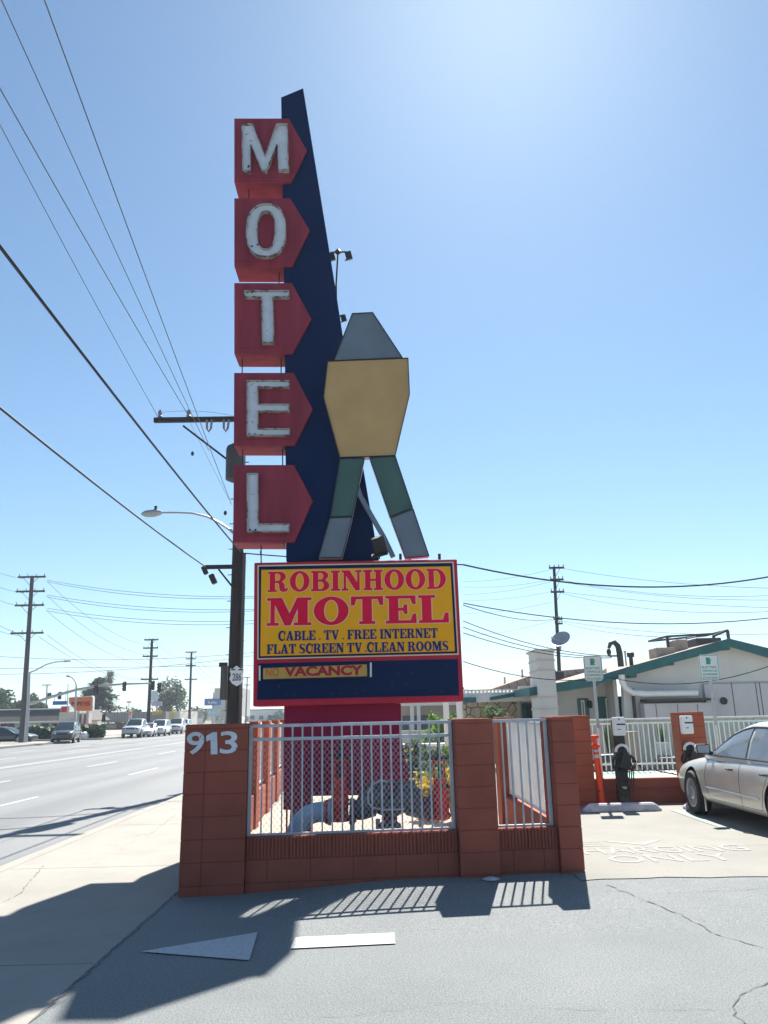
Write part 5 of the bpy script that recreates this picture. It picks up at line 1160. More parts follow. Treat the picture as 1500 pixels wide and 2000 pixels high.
# bollard
q = G(1177, 1572); t = thing('traffic_delineator', 'leaning bright orange delineator post with two reflective bands', 'delineator', (q.x, q.y, 0))
ln = Vector((W(1160, 1436, q.y).x-q.x, 0, W(1160, 1436, q.y).z)); axd = ln.normalized(); L_ = ln.length
MB().lathe([(.095, 0), (.09, .03), (.062, .05), (.055, L_*.55), (.05, L_*.74), (.045, L_*.80), (.085, L_*.83), (.085, L_*.85), (.035, L_*.88), (.035, L_*.93), (.085, L_*.96), (.07, L_)], q, axd, 18).build('post', M['vest_orange'], t, smooth=True)
for a_, b_ in ((.67, .72), (.755, .79)): MB().lathe([(.0565, L_*a_), (.0545, L_*b_)], q, axd, 18).build('reflective_band', M['reflective'], t, smooth=True)
# wheel stops
def stop(x0, x1, y, label):
    P_ = [(y-.09, 0), (y-.07, .10), (y-.04, .125), (y+.04, .125), (y+.07, .10), (y+.09, 0)]
    mb = MB(); n = len(P_)
    secs = [(x0, .35), (x0+.10, .95), (x0+.14, 1), (x1-.14, 1), (x1-.10, .95), (x1, .35)]
    for xx, k in secs:
        for (yy, zz) in P_: mb.v.append(Vector((xx, yy, zz*k+.008)))
    for i in range(len(secs)-1):
        for j in range(n): a, b = i*n+j, i*n+(j+1) % n; mb.f.append([a, b, b+n, a+n]); mb.m.append(0)
    mb.f += [list(range(n)), [(len(secs)-1)*n+j for j in range(n)][::-1]]; mb.m += [0, 0]
    tag(mb.build('wheel_stop', M['stone_conc'], bevel=.01), label, 'wheel stop', 'concrete wheel stops')
stop(3.36, 4.62, 13.35, 'pale concrete wheel stop in front of the charger pedestal')
stop(5.05, 6.7, 13.45, 'concrete wheel stop under the nose of the silver sedan')
# things glimpsed behind the fence: cart and planters
t = thing('motorcycle', 'small dark parked motorcycle glimpsed through the white pickets behind the bollard', 'motorcycle', (5.0, 17.2, 0))
for xx in (4.55, 5.35): MB().tube([(xx+.27*math.cos(R_(a)), 17, .30+.27*math.sin(R_(a))) for a in range(0, 361, 20)], .045, 8).build('wheel', M['tyre'], t, smooth=True)
MB().tube([(4.55, 17, .3), (4.75, 17, .62), (5.15, 17, .62), (5.35, 17, .3)], [.03, .10, .12, .04], 10).build('body', M['paint_black'], t, smooth=True)
MB().tube([(4.75, 17, .6), (4.62, 17, .95), (4.5, 16.8, 1.0)], .02, 6).build('handlebar', M['black'], t)
for k, (px, h, lab) in enumerate(((1192, 1.15, 'slim dark potted plant left of the charger, against the white wall'), (1296, 1.05, 'tall narrow plant against the white wall right of the charger'))):
    x = W(px, 1480, 21.6).x; rd = random.Random(k); t = thing('potted_plant', lab, 'plant', (x, 21.6, 0), group='potted plants by the white wall')
    MB().lathe([(.13, .03), (.18, .30), (.20, .32), (.17, .32)], (x, 21.6, 0), (0, 0, 1), 14).build('pot', M['cast'], t)
    mb = MB()
    for i in range(46):
        a = rd.uniform(0, 6.28); d = Vector((math.cos(a)*.25*rd.random(), math.sin(a)*.25*rd.random(), 1)).normalized(); s_ = Vector((-math.sin(a), math.cos(a), 0))*.03; p = Vector((x, 21.6, .3)); L2 = h*rd.uniform(.4, 1)
        mb.add([p-s_, p+s_, p+d*L2*.6+s_*1.4, p+d*L2], [(0, 1, 2, 3)])
    mb.build('leaves', M['leaf_dark'], t, recalc=False)
t = thing('garden_chair', 'grey garden chair glimpsed through the pickets left of the sunlit-toned pillar', 'chair', (W(1305, 1490, 20).x, 20, 0)); x = t.location.x
MB().box(x-.24, x+.24, 19.75, 20.25, .40, .45).build('seat', M['cast'], t, bevel=.02); MB().box(x-.2, x+.2, 20.22, 20.27, .45, .80).build('backrest', M['steel'], t, bevel=.05)
for sx in (-.24, .24):
    for sy in (19.8, 20.2): MB().box(x+sx-.02, x+sx+.02, sy-.02, sy+.02, .03, .4).build('leg', M['cast'], t)
a_ = W(1226, 1500, 21.8).x; tag(MB().box(a_, a_+.35, 21.8, 22.1, 0, 1.0).box(a_-.02, a_+.37, 21.78, 22.12, 1.0, 1.03).build('planter_box', M['tan_box'], bevel=.01), 'tall tan box standing against the white wall behind the charger', 'box')
# ================================================================== VEHICLES
def side_x(bvh, y, z):
    h = bvh.ray_cast(Vector((-3, y, z)), Vector((1, 0, 0))); return h[0].x if h[0] else -.8
SEDAN = dict(st=[(2.52, .36, .50, .50), (2.47, .27, .62, .70), (2.30, .21, .71, .82), (1.95, .19, .80, .875), (1.45, .19, .86, .90), (.95, .19, .91, .905), (.2, .19, .93, .91), (-.7, .19, .94, .91), (-1.4, .19, .96, .905), (-1.95, .20, .96, .88), (-2.3, .24, .93, .83), (-2.48, .32, .84, .74), (-2.53, .42, .66, .6)],
    cab=[(1.02, .89, .73), (.62, 1.10, .68), (.22, 1.28, .63), (-.05, 1.355, .60), (-.35, 1.395, .59), (-.75, 1.395, .59), (-1.10, 1.345, .58), (-1.45, 1.20, .60), (-1.80, .96, .66)], belt=.91, bw=.82, wb=(1.50, -1.32), r=.325)
SUV = dict(st=[(2.35, .45, .70, .60), (2.28, .32, .88, .78), (2.0, .28, 1.00, .88), (1.3, .28, 1.06, .91), (.7, .28, 1.08, .92), (-.6, .28, 1.08, .92), (-1.6, .28, 1.08, .92), (-2.2, .30, 1.05, .88), (-2.32, .45, .90, .80)],
    cab=[(1.05, 1.05, .80), (.45, 1.52, .72), (.15, 1.68, .68), (-.6, 1.73, .68), (-1.6, 1.72, .68), (-2.0, 1.60, .68), (-2.27, 1.08, .74)], belt=1.07, bw=.86, wb=(1.42, -1.38), r=.37)
PICKUP = dict(st=[(2.8, .5, .8, .70), (2.72, .38, 1.05, .86), (2.4, .34, 1.15, .94), (1.5, .34, 1.2, .96), (.9, .34, 1.22, .97), (-.6, .34, 1.22, .97), (-.9, .34, 1.22, .97), (-2.6, .36, 1.22, .96), (-2.8, .5, 1.1, .9)],
    cab=[(1.25, 1.2, .86), (.7, 1.65, .78), (.4, 1.82, .74), (-.5, 1.86, .74), (-.9, 1.78, .74), (-1.0, 1.22, .80)], belt=1.2, bw=.92, wb=(1.8, -1.75), r=.41)
def make_car(spec, paint, label, cat, detail=True, name='parked_car'):
    t = thing(name, label, cat)
    mb = MB(); N = 0
    for (y, zb, zt, w) in spec['st']:
        h = zt-zb
        half = [(0, zb), (w*.80, zb), (w*.965, zb+.07*h+.01), (w*.99, zb+.28*h), (w, zb+.55*h), (w*.975, zb+.76*h), (w*.93, zb+.90*h), (w*.80, zb+.985*h), (w*.42, zb+1.02*h), (0, zb+1.03*h)]
        ring = [(x, z) for x, z in half]+[(-x, z) for x, z in half[-2:0:-1]]; N = len(ring)
        for x, z in ring: mb.v.append(Vector((x, y, z)))
    ns = len(spec['st'])
    for i in range(ns-1):
        for j in range(N): a, b = i*N+j, i*N+(j+1) % N; mb.f.append([a, b, b+N, a+N]); mb.m.append(0)
    mb.f += [list(range(N)), [(ns-1)*N+j for j in range(N)][::-1]]; mb.m += [0, 0]
    body = mb.build('body', [paint, M['black']], t, smooth=True, subsurf=2 if detail else 1, local=True)
    for p in body.data.polygons: p.use_smooth = True
    r = spec['r']
    cut = MB()
    for wy in spec['wb']:
        for s_ in (-1, 1): cut.lathe([(r+.055, 0), (r+.055, .34)], (s_*.62 if s_ > 0 else -.62, wy, r+.01), (s_, 0, 0), 28)
    co = cut.build('cutter', M['black']); co.location = (0, 0, 0)
    o_ = ORG[co.name][0]; co.location = o_
    md = body.modifiers.new('b', 'BOOLEAN'); md.operation = 'DIFFERENCE'; md.object = co; md.solver = 'EXACT'
    bpy.context.view_layer.update(); dg = bpy.context.evaluated_depsgraph_get(); me = bpy.data.meshes.new_from_object(body.evaluated_get(dg))
    body.modifiers.clear(); body.data = me; bpy.data.objects.remove(co)
    for p in me.polygons: p.use_smooth = True
    me.set_sharp_from_angle(angle=R_(45))
    bvh = BVHTree.FromPolygons([v.co for v in me.vertices], [list(p.vertices) for p in me.polygons])
    # cabin
    cb_ = MB(); belt, bw = spec['belt'], spec['bw']; K = 0
    for (y, zr, wr) in spec['cab']:
        k = max(0.0, min(1.0, (zr-belt)/.4)); 
        half = [(bw, belt-.06), (bw*.985, belt), ((bw+wr)/2+.015*k, (belt+zr)/2), (wr+.01, zr-.03), (wr*.9, zr), (wr*.5, zr+.025), (0, zr+.03)]
        ring = half+[(-x, z) for x, z in half[-2::-1]]; K = len(ring)
        for x, z in ring: cb_.v.append(Vector((x, y, z)))
    nc = len(spec['cab'])
    for i in range(nc-1):
        for j in range(K-1): a = i*K+j; cb_.f.append([a, a+1, a+1+K, a+K]); cb_.m.append(0)
    cb_.f += [list(range(K)), [(nc-1)*K+j for j in range(K)][::-1]]; cb_.m += [0, 0]
    cabin = cb_.build('cabin', paint, t, smooth=True, local=True)
    cv = BVHTree.FromPolygons([v.co for v in cabin.data.vertices], [list(p.vertices) for p in cabin.data.polygons])
    cy = [c[0] for c in spec['cab']]; cz = [c[1] for c in spec['cab']]
    def ztop(y):
        for i in range(nc-1):
            if cy[i] >= y >= cy[i+1]: u = (cy[i]-y)/(cy[i]-cy[i+1]); return cz[i]+(cz[i+1]-cz[i])*u
        return belt
    def glasspatch(ya, yb, nm, s_, ins=.075):
        n = 24; mb = MB(); 
        for i in range(n+1):
            y = ya+(yb-ya)*i/n; zt = ztop(y)-ins
            for j in range(9):
                z = (belt+.02)+(max(zt, belt+.03)-belt-.02)*j/8
                h = cv.ray_cast(Vector((s_*3, y, z)), Vector((-s_, 0, 0))); x = h[0].x if h[0] else s_*.7
                mb.v.append(Vector((x+s_*.010, y, z)))
        for i in range(n):
            for j in range(8): a = i*9+j; mb.f.append([a, a+1, a+10, a+9]); mb.m.append(0)
        return mb.build(nm, M['glass_car'] if detail else M['glass_dark'], t, smooth=True, local=True, recalc=False)
    fy = cy[0]-.12; my = (cy[0]+cy[-1])/2-.02; ry = cy[-1]+.22
    for s_ in (-1, 1):
        if detail or s_ < 2: glasspatch(fy, my+.045, 'side_window', s_); glasspatch(my-.045, ry, 'side_window', s_)
    # windscreen and rear screen
    def screen(i0, i1, nm):
        mb = MB(); 
        for i in range(i0, i1+1):
            y, zr, wr = spec['cab'][i]; up = .012; fw = .012 if i0 == 0 else -.012
            for x in (-.86, -.45, 0, .45, .86): mb.v.append(Vector((x*wr, y+fw, zr+.012+.03*(1-abs(x)))))
        for i in range(i1-i0):
            for j in range(4): a = i*5+j; mb.f.append([a, a+1, a+6, a+5]); mb.m.append(0)
        mb.build(nm, M['glass_car'] if detail else M['glass_dark'], t, smooth=True, local=True, recalc=False)
    screen(0, 2 if nc < 8 else 3, 'windscreen'); screen(nc-3 if nc > 7 else nc-2, nc-1, 'rear_screen')
    if detail:
        tr = MB()       # black window surround line
        for s_ in (-1, 1):
            pts = []
            for i in range(25):
                y = fy+.05+(ry-fy-.05)*i/24; z = ztop(y)-.06; h = cv.ray_cast(Vector((s_*3, y, z)), Vector((-s_, 0, 0)));
                if h[0] and z > belt+.03: pts.append((h[0].x+s_*.008, y, z))
            tr.tube(pts, .011, 6); tr.tube([(s_*(bw*.985+.012), y, belt+.012) for y in (fy+.1, my, ry+.02)], .010, 6)
        tr.build('window_trim', M['black'], t, local=True, smooth=True)
    # wheels
    for wy in spec['wb']:
        for s_ in (-1, 1):
            x = s_*(spec['st'][ns//2][3]-.20); wh = MB(); wh.lathe([(r*.66, 0), (r*.93, .0), (r, .03), (r, .17), (r*.93, .20), (r*.68, .20), (r*.66, .17), (r*.66, 0)], (x, wy, r), (s_, 0, 0), 32, 0, False)
            w_ = wh.build('wheel', M['tyre'], t, smooth=True, local=True)
            rm = MB(); rm.lathe([(r*.66, .15), (r*.665, .198), (r*.60, .198), (r*.57, .165), (r*.66, .15)], (x, wy, r), (s_, 0, 0), 32, 0, False); rm.lathe([(r*.30, .16), (r*.30, .19), (r*.22, .20), (.01, .205)], (x, wy, r), (s_, 0, 0), 24)
            rm.lathe([(r*.6, .11), (r*.6, .12)], (x, wy, r), (s_, 0, 0), 24, 1)
            nsp = 20 if detail else 8
            for k in range(nsp):
                a = 2*math.pi*k/nsp; d = Vector((0, math.cos(a), math.sin(a))); c0 = Vector((x+s_*.175, wy, r)); rm.bar(c0+d*r*.22, c0+d*r*.60, r*(.052 if detail else .16), .03)
            rm.build('rim', [M['alloy'], M['dark']], w_, smooth=False, local=True)
    # lamps, mirrors, handles, seams
    fy0 = spec['st'][0][0]; zl = spec['st'][1][2]-.08
    for s_ in (-1, 1):
        h = MB().obox((s_*spec['st'][1][3]*.80, fy0-.10, zl), (.30, .16, .13), Matrix.Rotation(-s_*R_(18), 3, 'Z')).build('headlight', M['glass_car'], t, bevel=.03, local=True)
        MB().obox((s_*spec['st'][-2][3]*.85, spec['st'][-1][0]+.07, spec['st'][-2][2]-.12), (.28, .12, .14)).build('tail_light', M['valve_red'], t, bevel=.03, local=True)
    MB().obox((0, fy0-.03, zl-.02), (.8, .08, .12)).build('grille', M['dark'], t, bevel=.02, local=True)
    if detail:
        for s_ in (-1, 1):
            yy = 2.28; hx = bvh.ray_cast(Vector((s_*3, yy, .50)), Vector((-s_, 0, 0))); x = hx[0].x if hx[0] else s_*.8
            MB().obox((x-s_*.004, yy-.03, .50), (.03, .16, .10), Matrix.Rotation(-s_*R_(-14), 3, 'Z')).build('side_marker', M['amber'], t, bevel=.01, local=True)
            mx = s_*(bw+.13); my_ = cy[0]-.28
            m_ = MB().obox((mx, my_+.04, belt+.10), (.20, .13, .14)).build('mirror', M['gold_silver'], t, bevel=.04, local=True)
            MB().obox((mx, my_-.032, belt+.10), (.17, .006, .11)).build('mirror_glass', M['chrome'], m_, local=True)
            MB().obox((mx, my_-.028, belt+.10), (.195, .006, .135)).build('mirror_bezel', M['black'], m_, local=True)
            MB().bar((s_*(bw-.02), my_+.03, belt+.03), (mx-s_*.05, my_+.03, belt+.07), .05).build('mirror_arm', M['black'], m_, local=True)
            for hy in (.02, -1.0):
                hh = bvh.ray_cast(Vector((s_*3, hy, .76)), Vector((-s_, 0, 0))); x = hh[0].x
                MB().tube([(x+s_*.0, hy+.08, .762), (x+s_*.028, hy+.05, .765), (x+s_*.028, hy-.05, .765), (x+s_*.0, hy-.08, .762)], .016, 8).build('door_handle', M['pole_grey'], t, smooth=True, local=True)
            sm = MB()
            def seam(pts, rr=.0045):
                q = []
                for (a_, b_) in zip(pts[:-1], pts[1:]):
                    for i in range(9):
                        y = a_[0]+(b_[0]-a_[0])*i/8; z = a_[1]+(b_[1]-a_[1])*i/8; h_ = bvh.ray_cast(Vector((s_*3, y, z)), Vector((-s_, 0, 0)))
                        if h_[0]: q.append((h_[0].x-s_*.001, y, z))
                sm.tube(q, rr, 5)
            seam([(.88, .90), (.92, .60), (.86, .30)]); seam([(-.26, .90), (-.28, .60), (-.27, .30)]); seam([(-1.28, .90), (-1.12, .78), (-.95, .55), (-.85, .32)]); seam([(.86, .30), (-.85, .31)])
            sm.build('door_seams', M['black'], t, local=True)
            ml = MB(); q = []
            for i in range(30):
                y = .9-1.72*i/29; h_ = bvh.ray_cast(Vector((s_*3, y, .46)), Vector((-s_, 0, 0))); q.append((h_[0].x+s_*.004, y, .46))
            ml.tube(q, .012, 6); ml.build('side_moulding', M['gold_silver'], t, local=True, smooth=True)
            MB().obox((s_*.86, wy0_ := spec['wb'][0]-.40, .20), (.012, .05, .22)).build('mud_flap', M['gold_silver'], t, local=True)
    return t
car = make_car(SEDAN, M['gold_silver'], 'champagne silver four-door sedan parked nose-in at the right edge', 'car')
car.location = (4.78+1.05, 12.78-1.50, 0.006); car.rotation_euler = (0, 0, R_(-1.0))
suv = make_car(SUV, M['paint_black'], 'sport utility vehicle, painted black for its shaded front, coming out of the side street by the far hedge', 'car', False)  # black body paint carries the shade on the front
q = G(106, 1453, SZ); suv.location = (q.x, q.y+2.4, SZ); suv.rotation_euler = (0, 0, R_(192))
bk = make_car(SEDAN, M['paint_black'], 'black sedan seen side-on at the far left edge', 'car', False)
q = G(10, 1453, SZ); bk.location = (q.x-.4, q.y+1.2, SZ); bk.rotation_euler = (0, 0, R_(-95))
s2 = make_car(SEDAN, M['paint_silver'], 'silver sedan half hidden behind the base of the leaning pole', 'car', False)
q = G(47, 1447, SZ); s2.location = (q.x, q.y+3, SZ); s2.rotation_euler = (0, 0, R_(-95))
pk = make_car(PICKUP, M['paint_silver'], 'silver pickup leading the queue of oncoming traffic', 'car', False); q = G(249, 1442, SZ); pk.location = (q.x, q.y+2.8, SZ); pk.rotation_euler = (0, 0, R_(184))
def put(spec_obj, lab, px, py, dz, rot=184):
    c = copy_tree(spec_obj); q = G(px, py, SZ); c.location = (q.x, q.y+dz, SZ); c.rotation_euler = (0, 0, R_(rot)); c['label'] = lab; c['group'] = 'oncoming cars in a queue'; return c
pk['group'] = 'oncoming cars in a queue'
wsed = make_car(SEDAN, M['paint_white'], 'white sedan just right of the silver pickup', 'car', False); q = G(277, 1440, SZ); wsed.location = (q.x, q.y+2.5, SZ); wsed.rotation_euler = (0, 0, R_(184)); wsed['group'] = 'oncoming cars in a queue'
wsuv = make_car(SUV, M['paint_white'], 'x', 'car', False); wsuv.location = (-24, 88, SZ)
q = G(300, 1438.5, SZ); wsuv.location = (q.x, q.y+2.4, SZ); wsuv.rotation_euler = (0, 0, R_(184)); wsuv['label'] = 'white sport utility vehicle in the middle of the queue, by the dark pole'; wsuv['group'] = 'oncoming cars in a queue'
gsed = make_car(SEDAN, M['paint_grey'], 'dark grey sedan fourth along the queue', 'car', False); q = G(318, 1434.5, SZ); gsed.location = (q.x, q.y+2.5, SZ); gsed.rotation_euler = (0, 0, R_(184)); gsed['group'] = 'oncoming cars in a queue'
put(pk, 'pale pickup second from the rear of the queue', 335, 1434, 2.6)
put(wsuv, 'white vehicle at the rear of the queue beside the 913 pillar', 350, 1430.5, 2.4)

# ================================================================== ACROSS THE STREET
b1 = thing('shop_building', 'low shop with a dark brown mansard roof at the far left', 'building', (-45, 92, 0))
Y = 90; zr1 = W(50, 1386, Y).z; zr0 = W(50, 1409, Y).z; xr = W(108, 1390, Y).x
MB().add([(-80, Y, zr0), (xr+1.6, Y, zr0), (xr+.4, Y+1.4, zr1), (-80, Y+1.4, zr1), (xr+1.6, Y+14, zr0), (xr+.4, Y+12.6, zr1)], [(0, 1, 2, 3), (1, 4, 5, 2)]).build('roof', M['mansard'], b1)
MB().box(-80, xr+.4, Y+1.4, Y+14, zr1-.1, zr1).box(-80, xr+.5, Y+1.3, Y+1.5, zr1, zr1+.12).build('parapet', M['white'], b1)
MB().box(-80, xr+1.7, Y-.05, Y+.06, zr0-.16, zr0).build('eave_band', M['white'], b1)
MB().box(-80, xr+.6, Y+.8, Y+13.5, 0, zr0-.1).build('wall', M['stucco_b'], b1)
for (pa, pb, m_) in ((0, 28, M['maroon']), (78, 95, M['glass_dark']), (100, 112, M['maroon'])): a_, b_ = W(pa, 1430, Y+.7), W(pb, 1413, Y+.7); MB().box(a_.x, b_.x, Y+.7, Y+.79, .6, b_.z).build('window', m_, b1)
b2 = thing('restaurant_building', 'small restaurant with cream tower, red trim and awning under the orange sign', 'building', (-32, 95, 0))
def bpl(px0, py0, px1, py1, y, d, m, nm, par): a_, b_ = W(px0, py1, y), W(px1, py0, y); return MB().box(a_.x, b_.x, y, y+d, max(a_.z, 0) if py1 < 1432 else 0, b_.z).build(nm, m, par)
Y = 88
bpl(112, 1390, 149, 1440, Y+.4, .6, M['stucco_b'], 'wall', b2)
bpl(118, 1379, 136, 1392, Y, 5, M['stucco_b'], 'tower', b2); bpl(119, 1381, 130, 1391, Y-.1, .08, M['sign_trim'], 'red_panel', b2)
bpl(150, 1392, 174, 1440, Y, 1.0, M['stucco_b'], 'wall', b2); bpl(152, 1395, 159, 1412, Y-.1, .08, M['glass_dark'], 'window', b2); bpl(163, 1395, 170, 1412, Y-.1, .08, M['maroon'], 'window', b2)
bpl(154, 1413, 174, 1420, Y-1.0, 1.0, M['sign_trim'], 'awning', b2); bpl(120, 1410, 150, 1415, Y-.5, .5, M['maroon'], 'awning', b2); bpl(128, 1418, 150, 1436, Y+.3, .08, M['glass_dark'], 'door', b2)
b3 = thing('long_store', 'long low store with ribbed taupe canopy and a cream end block', 'building', (-45, 145, 0)); Y = 145
bpl(172, 1389.5, 322, 1412, Y, 14, M['ribbed_metal'], 'canopy', b3); bpl(176, 1411, 322, 1440, Y+2, 12, M['maroon'], 'wall', b3)
bpl(322, 1389, 352, 1440, Y-.5, 14, M['stucco_b'], 'end_block', b3); bpl(334, 1382, 339, 1411, Y-.9, .35, M['gold'], 'pylon', b3); bpl(324, 1391, 331, 1408, Y-.7, .15, M['face_white'], 'poster', b3)
for (pa, pb) in ((180, 196), (205, 228), (238, 262), (292, 318)): bpl(pa, 1415, pb, 1440, Y+1.9, .08, M['glass_dark'], 'window', b3)
bpl(326, 1413, 346, 1440, Y-.6, .08, M['glass_dark'], 'window', b3)
mb = MB()
for k in range(7): x = W(297+3.0*k, 1400, Y-.1).x; h_ = [1.1, .8, .8, 1.0, .8, .8, .8][k]; mb.box(x, x+.17, Y-.15, Y-.02, 2.4, 2.4+h_)
mb.build('gold_lettering', M['gold'], b3)
b4 = thing('pale_office_block', 'pale blue-grey stepped office block in the haze left of the near pole', 'building', (-55, 250, 0)); Y = 250
bpl(417, 1343, 470, 1400, Y, 20, M['panel_wall'], 'wall', b4); bpl(414, 1352, 417, 1400, Y+1, 18, M['stucco_b'], 'step', b4)
for k, (px0, px1, py0, Y, m_, lab) in enumerate(((355, 400, 1398, 260, M['stucco_b'], 'low pale building behind the thin pole'), (398, 440, 1385, 280, M['panel_wall'], 'low white building below the blue billboard'), (484, 552, 1386, 300, M['stucco'], 'distant white building left of the pedestal'), (352, 372, 1390, 200, M['ribbed_metal'], 'low grey building right of the cream end block'))):
    t = thing('distant_building', lab, 'building', (W(px0, 1400, Y).x, Y, 0), group='distant buildings down the street')
    a_, b_ = W(px0, 1400, Y), W(px1, py0, Y); MB().box(a_.x, b_.x, Y, Y+15, -.1, b_.z).build('wall', m_, t); MB().box(a_.x-.3, b_.x+.3, Y-.3, Y+15.3, b_.z, b_.z+.3).build('roof', M['pole_grey'], t)
    for j in range(4): x = a_.x+(b_.x-a_.x)*(j+.3)/4; MB().box(x, x+(b_.x-a_.x)*.12, Y-.06, Y-.01, 1.0, min(2.4, b_.z-.3)).build('window', M['glass_dark'], t)
# signs across the street
so = thing('orange_sign', 'large orange restaurant pole sign with white rim and maroon lettering', 'sign', (W(160, 1380, 84).x, 84, 0)); Y = 84
pz = lambda pts, Y: [(W(x, y, Y).x, W(x, y, Y).z) for x, y in pts]
MB().prism(pz([(134, 1362), (180, 1359), (182, 1362), (181, 1387), (178, 1389), (150, 1389), (146, 1386), (134, 1374)], Y), Y, Y+.5).build('rim', M['white'], so)
MB().prism(pz([(136, 1363), (179, 1361), (180, 1363), (179, 1386), (177, 1388), (151, 1388), (148, 1385.5), (136, 1373)], Y), Y-.03, Y).build('face', M['orange_sign'], so)
a_, b_ = W(140, 1379, Y), W(176, 1370, Y); mb = MB(); font_text(mb, 'POPEYES', a_.x, b_.x, a_.z, b_.z, Y-.06, .03, .03); mb.build('lettering', M['maroon'], so)
for px in (152, 170): q = W(px, 1400, Y+.2); MB().tube([(q.x, Y+.25, 0), (q.x, Y+.25, W(px, 1388, Y).z)], .12, 8).build('post', M['steel'], so)
def small_sign(label, px0, py0, px1, py1, Y, m, letters=None, name='sign_board', post=True):
    a_, b_ = W(px0, py1, Y), W(px1, py0, Y); t = thing(name, label, 'sign', ((a_.x+b_.x)/2, Y, 0)); MB().box(a_.x, b_.x, Y, Y+.3, a_.z, b_.z).build('board', m, t)
    if post: MB().box((a_.x+b_.x)/2-.15, (a_.x+b_.x)/2+.15, Y+.05, Y+.25, 0, a_.z).build('post', M['steel'], t)
    if letters: mb = MB(); w = b_.x-a_.x; h = b_.z-a_.z; [mb.box(a_.x+w*(.22+.09*k), a_.x+w*(.27+.09*k), Y-.05, Y-.005, a_.z+h*.25, a_.z+h*(.55 if k % 3 else .7)) for k in range(6)]; mb.build('lettering', letters, t)
    return t
small_sign('blue billboard with white script far down the street', 399, 1364, 432, 1378, 190, M['blue_sign'], M['face_white'])
small_sign('pale blue and white shop sign under the blue billboard', 405, 1385, 428, 1397, 185, M['pipe_blue'], M['face_white'])
small_sign('tan shop sign right of the blue billboard', 430, 1384, 440, 1400, 186, M['tan_box'])
small_sign('dull pink shop sign on a pole before the eucalyptus', 297, 1370, 316, 1379, 150, M['lilac'])
small_sign('small orange sign on a thin post before the ribbed store', 250, 1392, 257, 1396, 90, M['orange_sign'])
# traffic signals
ts = thing('signal_mast', 'steel signal mast arm with street lamp reaching over the intersection from the far left', 'traffic signal', (W(50, 1448, 66).x, 66, SZ)); Y = 65.5
MB().tube([W(50, 1450, Y), W(55, 1375, Y), W(57, 1314, Y)], [.16, .13, .11], 10).build('pole', M['steel'], ts, smooth=True)
MB().tube([W(x_, y_, Y) for x_, y_ in ((54, 1376), (66, 1373), (100, 1361), (150, 1347), (190, 1340), (240, 1336), (296, 1334.5))], [.13, .13, .12, .11, .10, .08, .06], 10).build('mast_arm', M['steel'], ts, smooth=True)
MB().tube([W(x_, y_, Y) for x_, y_ in ((57, 1314), (70, 1309), (90, 1298), (108, 1293), (128, 1291.5))], [.06, .055, .05, .045, .045], 8).build('lamp_arm', M['steel'], ts, smooth=True)
MB().tube([W(126, 1291.5, Y), W(139, 1291, Y)], [.10, .05], 8).build('lamp_head', M['steel'], ts)
a_, b_ = W(104, 1377, Y), W(132, 1369, Y); MB().box(a_.x, b_.x, Y-.15, Y-.1, a_.z, b_.z).build('street_name_board', M['blue_sign'], ts)
split_build(MB().box(a_.x+.1, a_.x+.14, Y-.13, Y-.1, b_.z, b_.z+.5).box(b_.x-.14, b_.x-.1, Y-.13, Y-.1, b_.z, b_.z+.9), 'hanger', M['steel'], ts)
def signal(px, py0, py1, label, Y=65.2, parent=None):
    a_, b_ = W(px-3.8, py1, Y), W(px+3.8, py0, Y); w = (b_.x-a_.x)/4; xm = (a_.x+b_.x)/2
    hb_ = MB().box(xm-w, xm+w, Y-.2, Y-.02, a_.z+.1, b_.z-.1)
    if parent is None: t = hb_.build('traffic_signal', M['dark']); tag(t, label, 'traffic signal', 'signals over the intersection')
    else: t = hb_.build('signal_head', M['dark'], parent)
    MB().box(a_.x, b_.x, Y-.02, Y, a_.z, b_.z).build('backplate', M['black'], t, bevel=.01)
    for k in range(3): z = a_.z+(b_.z-a_.z)*(k+.75)/3.5; MB().lathe([(.09, 0), (.10, .02), (.10, .16)], (xm, Y-.2, z), (0, -1, 0), 12).build('visor', M['black'], t)
signal(188, 1337, 1355, '', parent=ts); signal(243.5, 1331, 1350, '', parent=ts); signal(299, 1330, 1348, '', 65, ts); signal(311, 1333, 1353, '', parent=ts)
signal(97, 1353, 1364, 'small traffic signal left of the blue street name board', 80); signal(117, 1351, 1366, 'small traffic signal right above the blue street name board', 80)
signal(203, 1394, 1409, 'low traffic signal before the ribbed store', 82)
q = W(203, 1440, 82.2); tag(MB().tube([(q.x, 82.2, 0), (q.x, 82.2, W(203, 1409, 82).z)], .06, 8).build('signal_post', M['steel']), 'thin steel post under the low signal head', 'post')
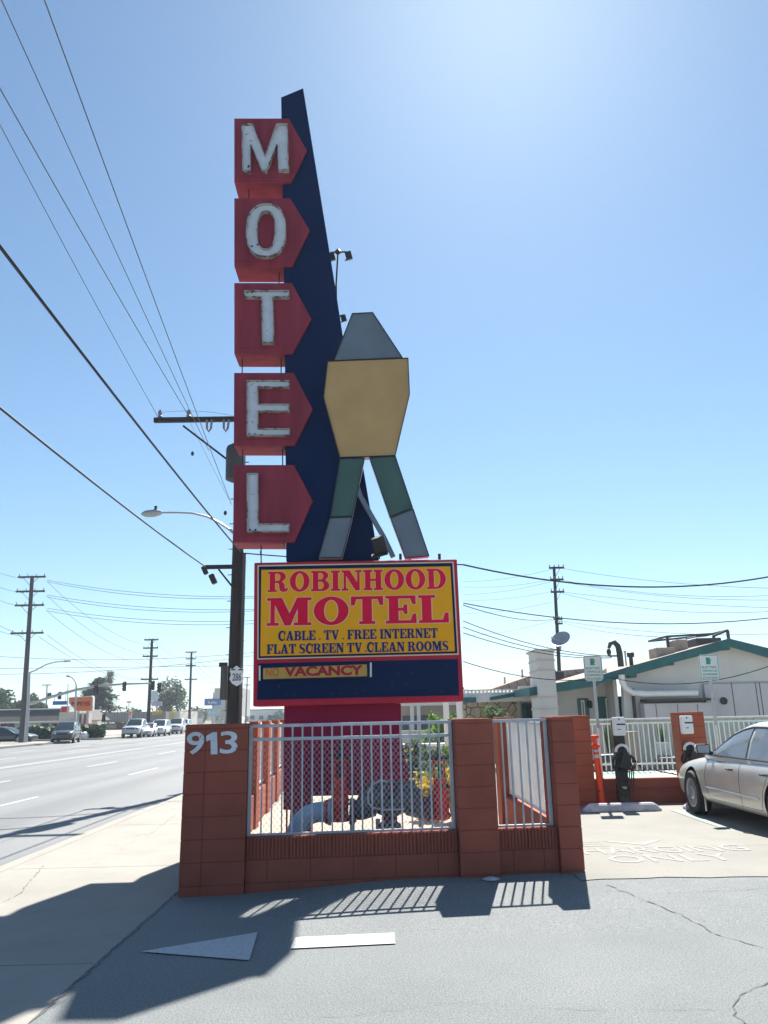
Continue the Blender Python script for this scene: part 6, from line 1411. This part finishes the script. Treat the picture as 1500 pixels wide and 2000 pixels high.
a_, b_ = W(296, 1355, 65), W(310, 1349, 65); tag(MB().box(a_.x, b_.x, 64.9, 64.95, a_.z-.6, b_.z).build('lane_sign', M['sign_white'], bevel=.02), 'pale lane sign hanging between the two end signal heads', 'sign')
l2 = thing('street_lamp', 'grey street lamp standing in front of the orange sign', 'street lamp', (W(146, 1440, 78).x, 78, 0)); Y = 78
MB().tube([W(145, 1444, Y), W(149, 1338, Y)], [.12, .08], 8).build('pole', M['steel'], l2); MB().tube([W(x_, y_, Y) for x_, y_ in ((149, 1338), (146, 1330), (140, 1323), (134, 1321))], .05, 6).build('arm', M['steel'], l2); MB().tube([W(130, 1320, Y), W(136, 1321, Y)], .1, 8).build('lamp_head', M['steel'], l2)
l3 = thing('street_lamp', 'thin lamp post rising before the ribbed store roof', 'street lamp', (W(252, 1420, 120).x, 120, 0)); Y = 120
MB().tube([W(252, 1425, Y), W(252, 1372, Y)], [.08, .06], 8).build('pole', M['steel'], l3); MB().tube([W(248, 1371, Y), W(256, 1371, Y)], .14, 8).build('lamp_head', M['steel'], l3)
# yellow-white fire hydrant guards / white rocks at the hedge
for k, px in enumerate((155, 165, 174)):
    q = W(px, 1433, 79.2); tag(MB().lathe([(.35, 0), (.42, .2), (.3, .5), (.1, .62)], (q.x, 78.0, .0), (0, 0, 1), 10).build('white_boulder', M['white'], smooth=True), 'whitewashed boulder before the hedge, %s of three' % ['left', 'middle', 'right'][k], 'boulder', 'white boulders at the hedge')

# ================================================================== HAZE
HAZE = 0.0005
if HAZE > 0:
    hz = MB().box(-700, 700, -70, 1400, -1.3, 60).build('haze', M['white']); m = bpy.data.materials.new('haze_air'); m.use_nodes = True; t = m.node_tree; t.nodes.clear()
    out = t.nodes.new('ShaderNodeOutputMaterial'); pv = t.nodes.new('ShaderNodeVolumePrincipled'); pv.inputs['Color'].default_value = (.74, .87, 1, 1); pv.inputs['Density'].default_value = HAZE; pv.inputs['Anisotropy'].default_value = .2
    t.links.new(pv.outputs[0], out.inputs['Volume']); hz.data.materials.clear(); hz.data.materials.append(m); hz['kind'] = 'stuff'
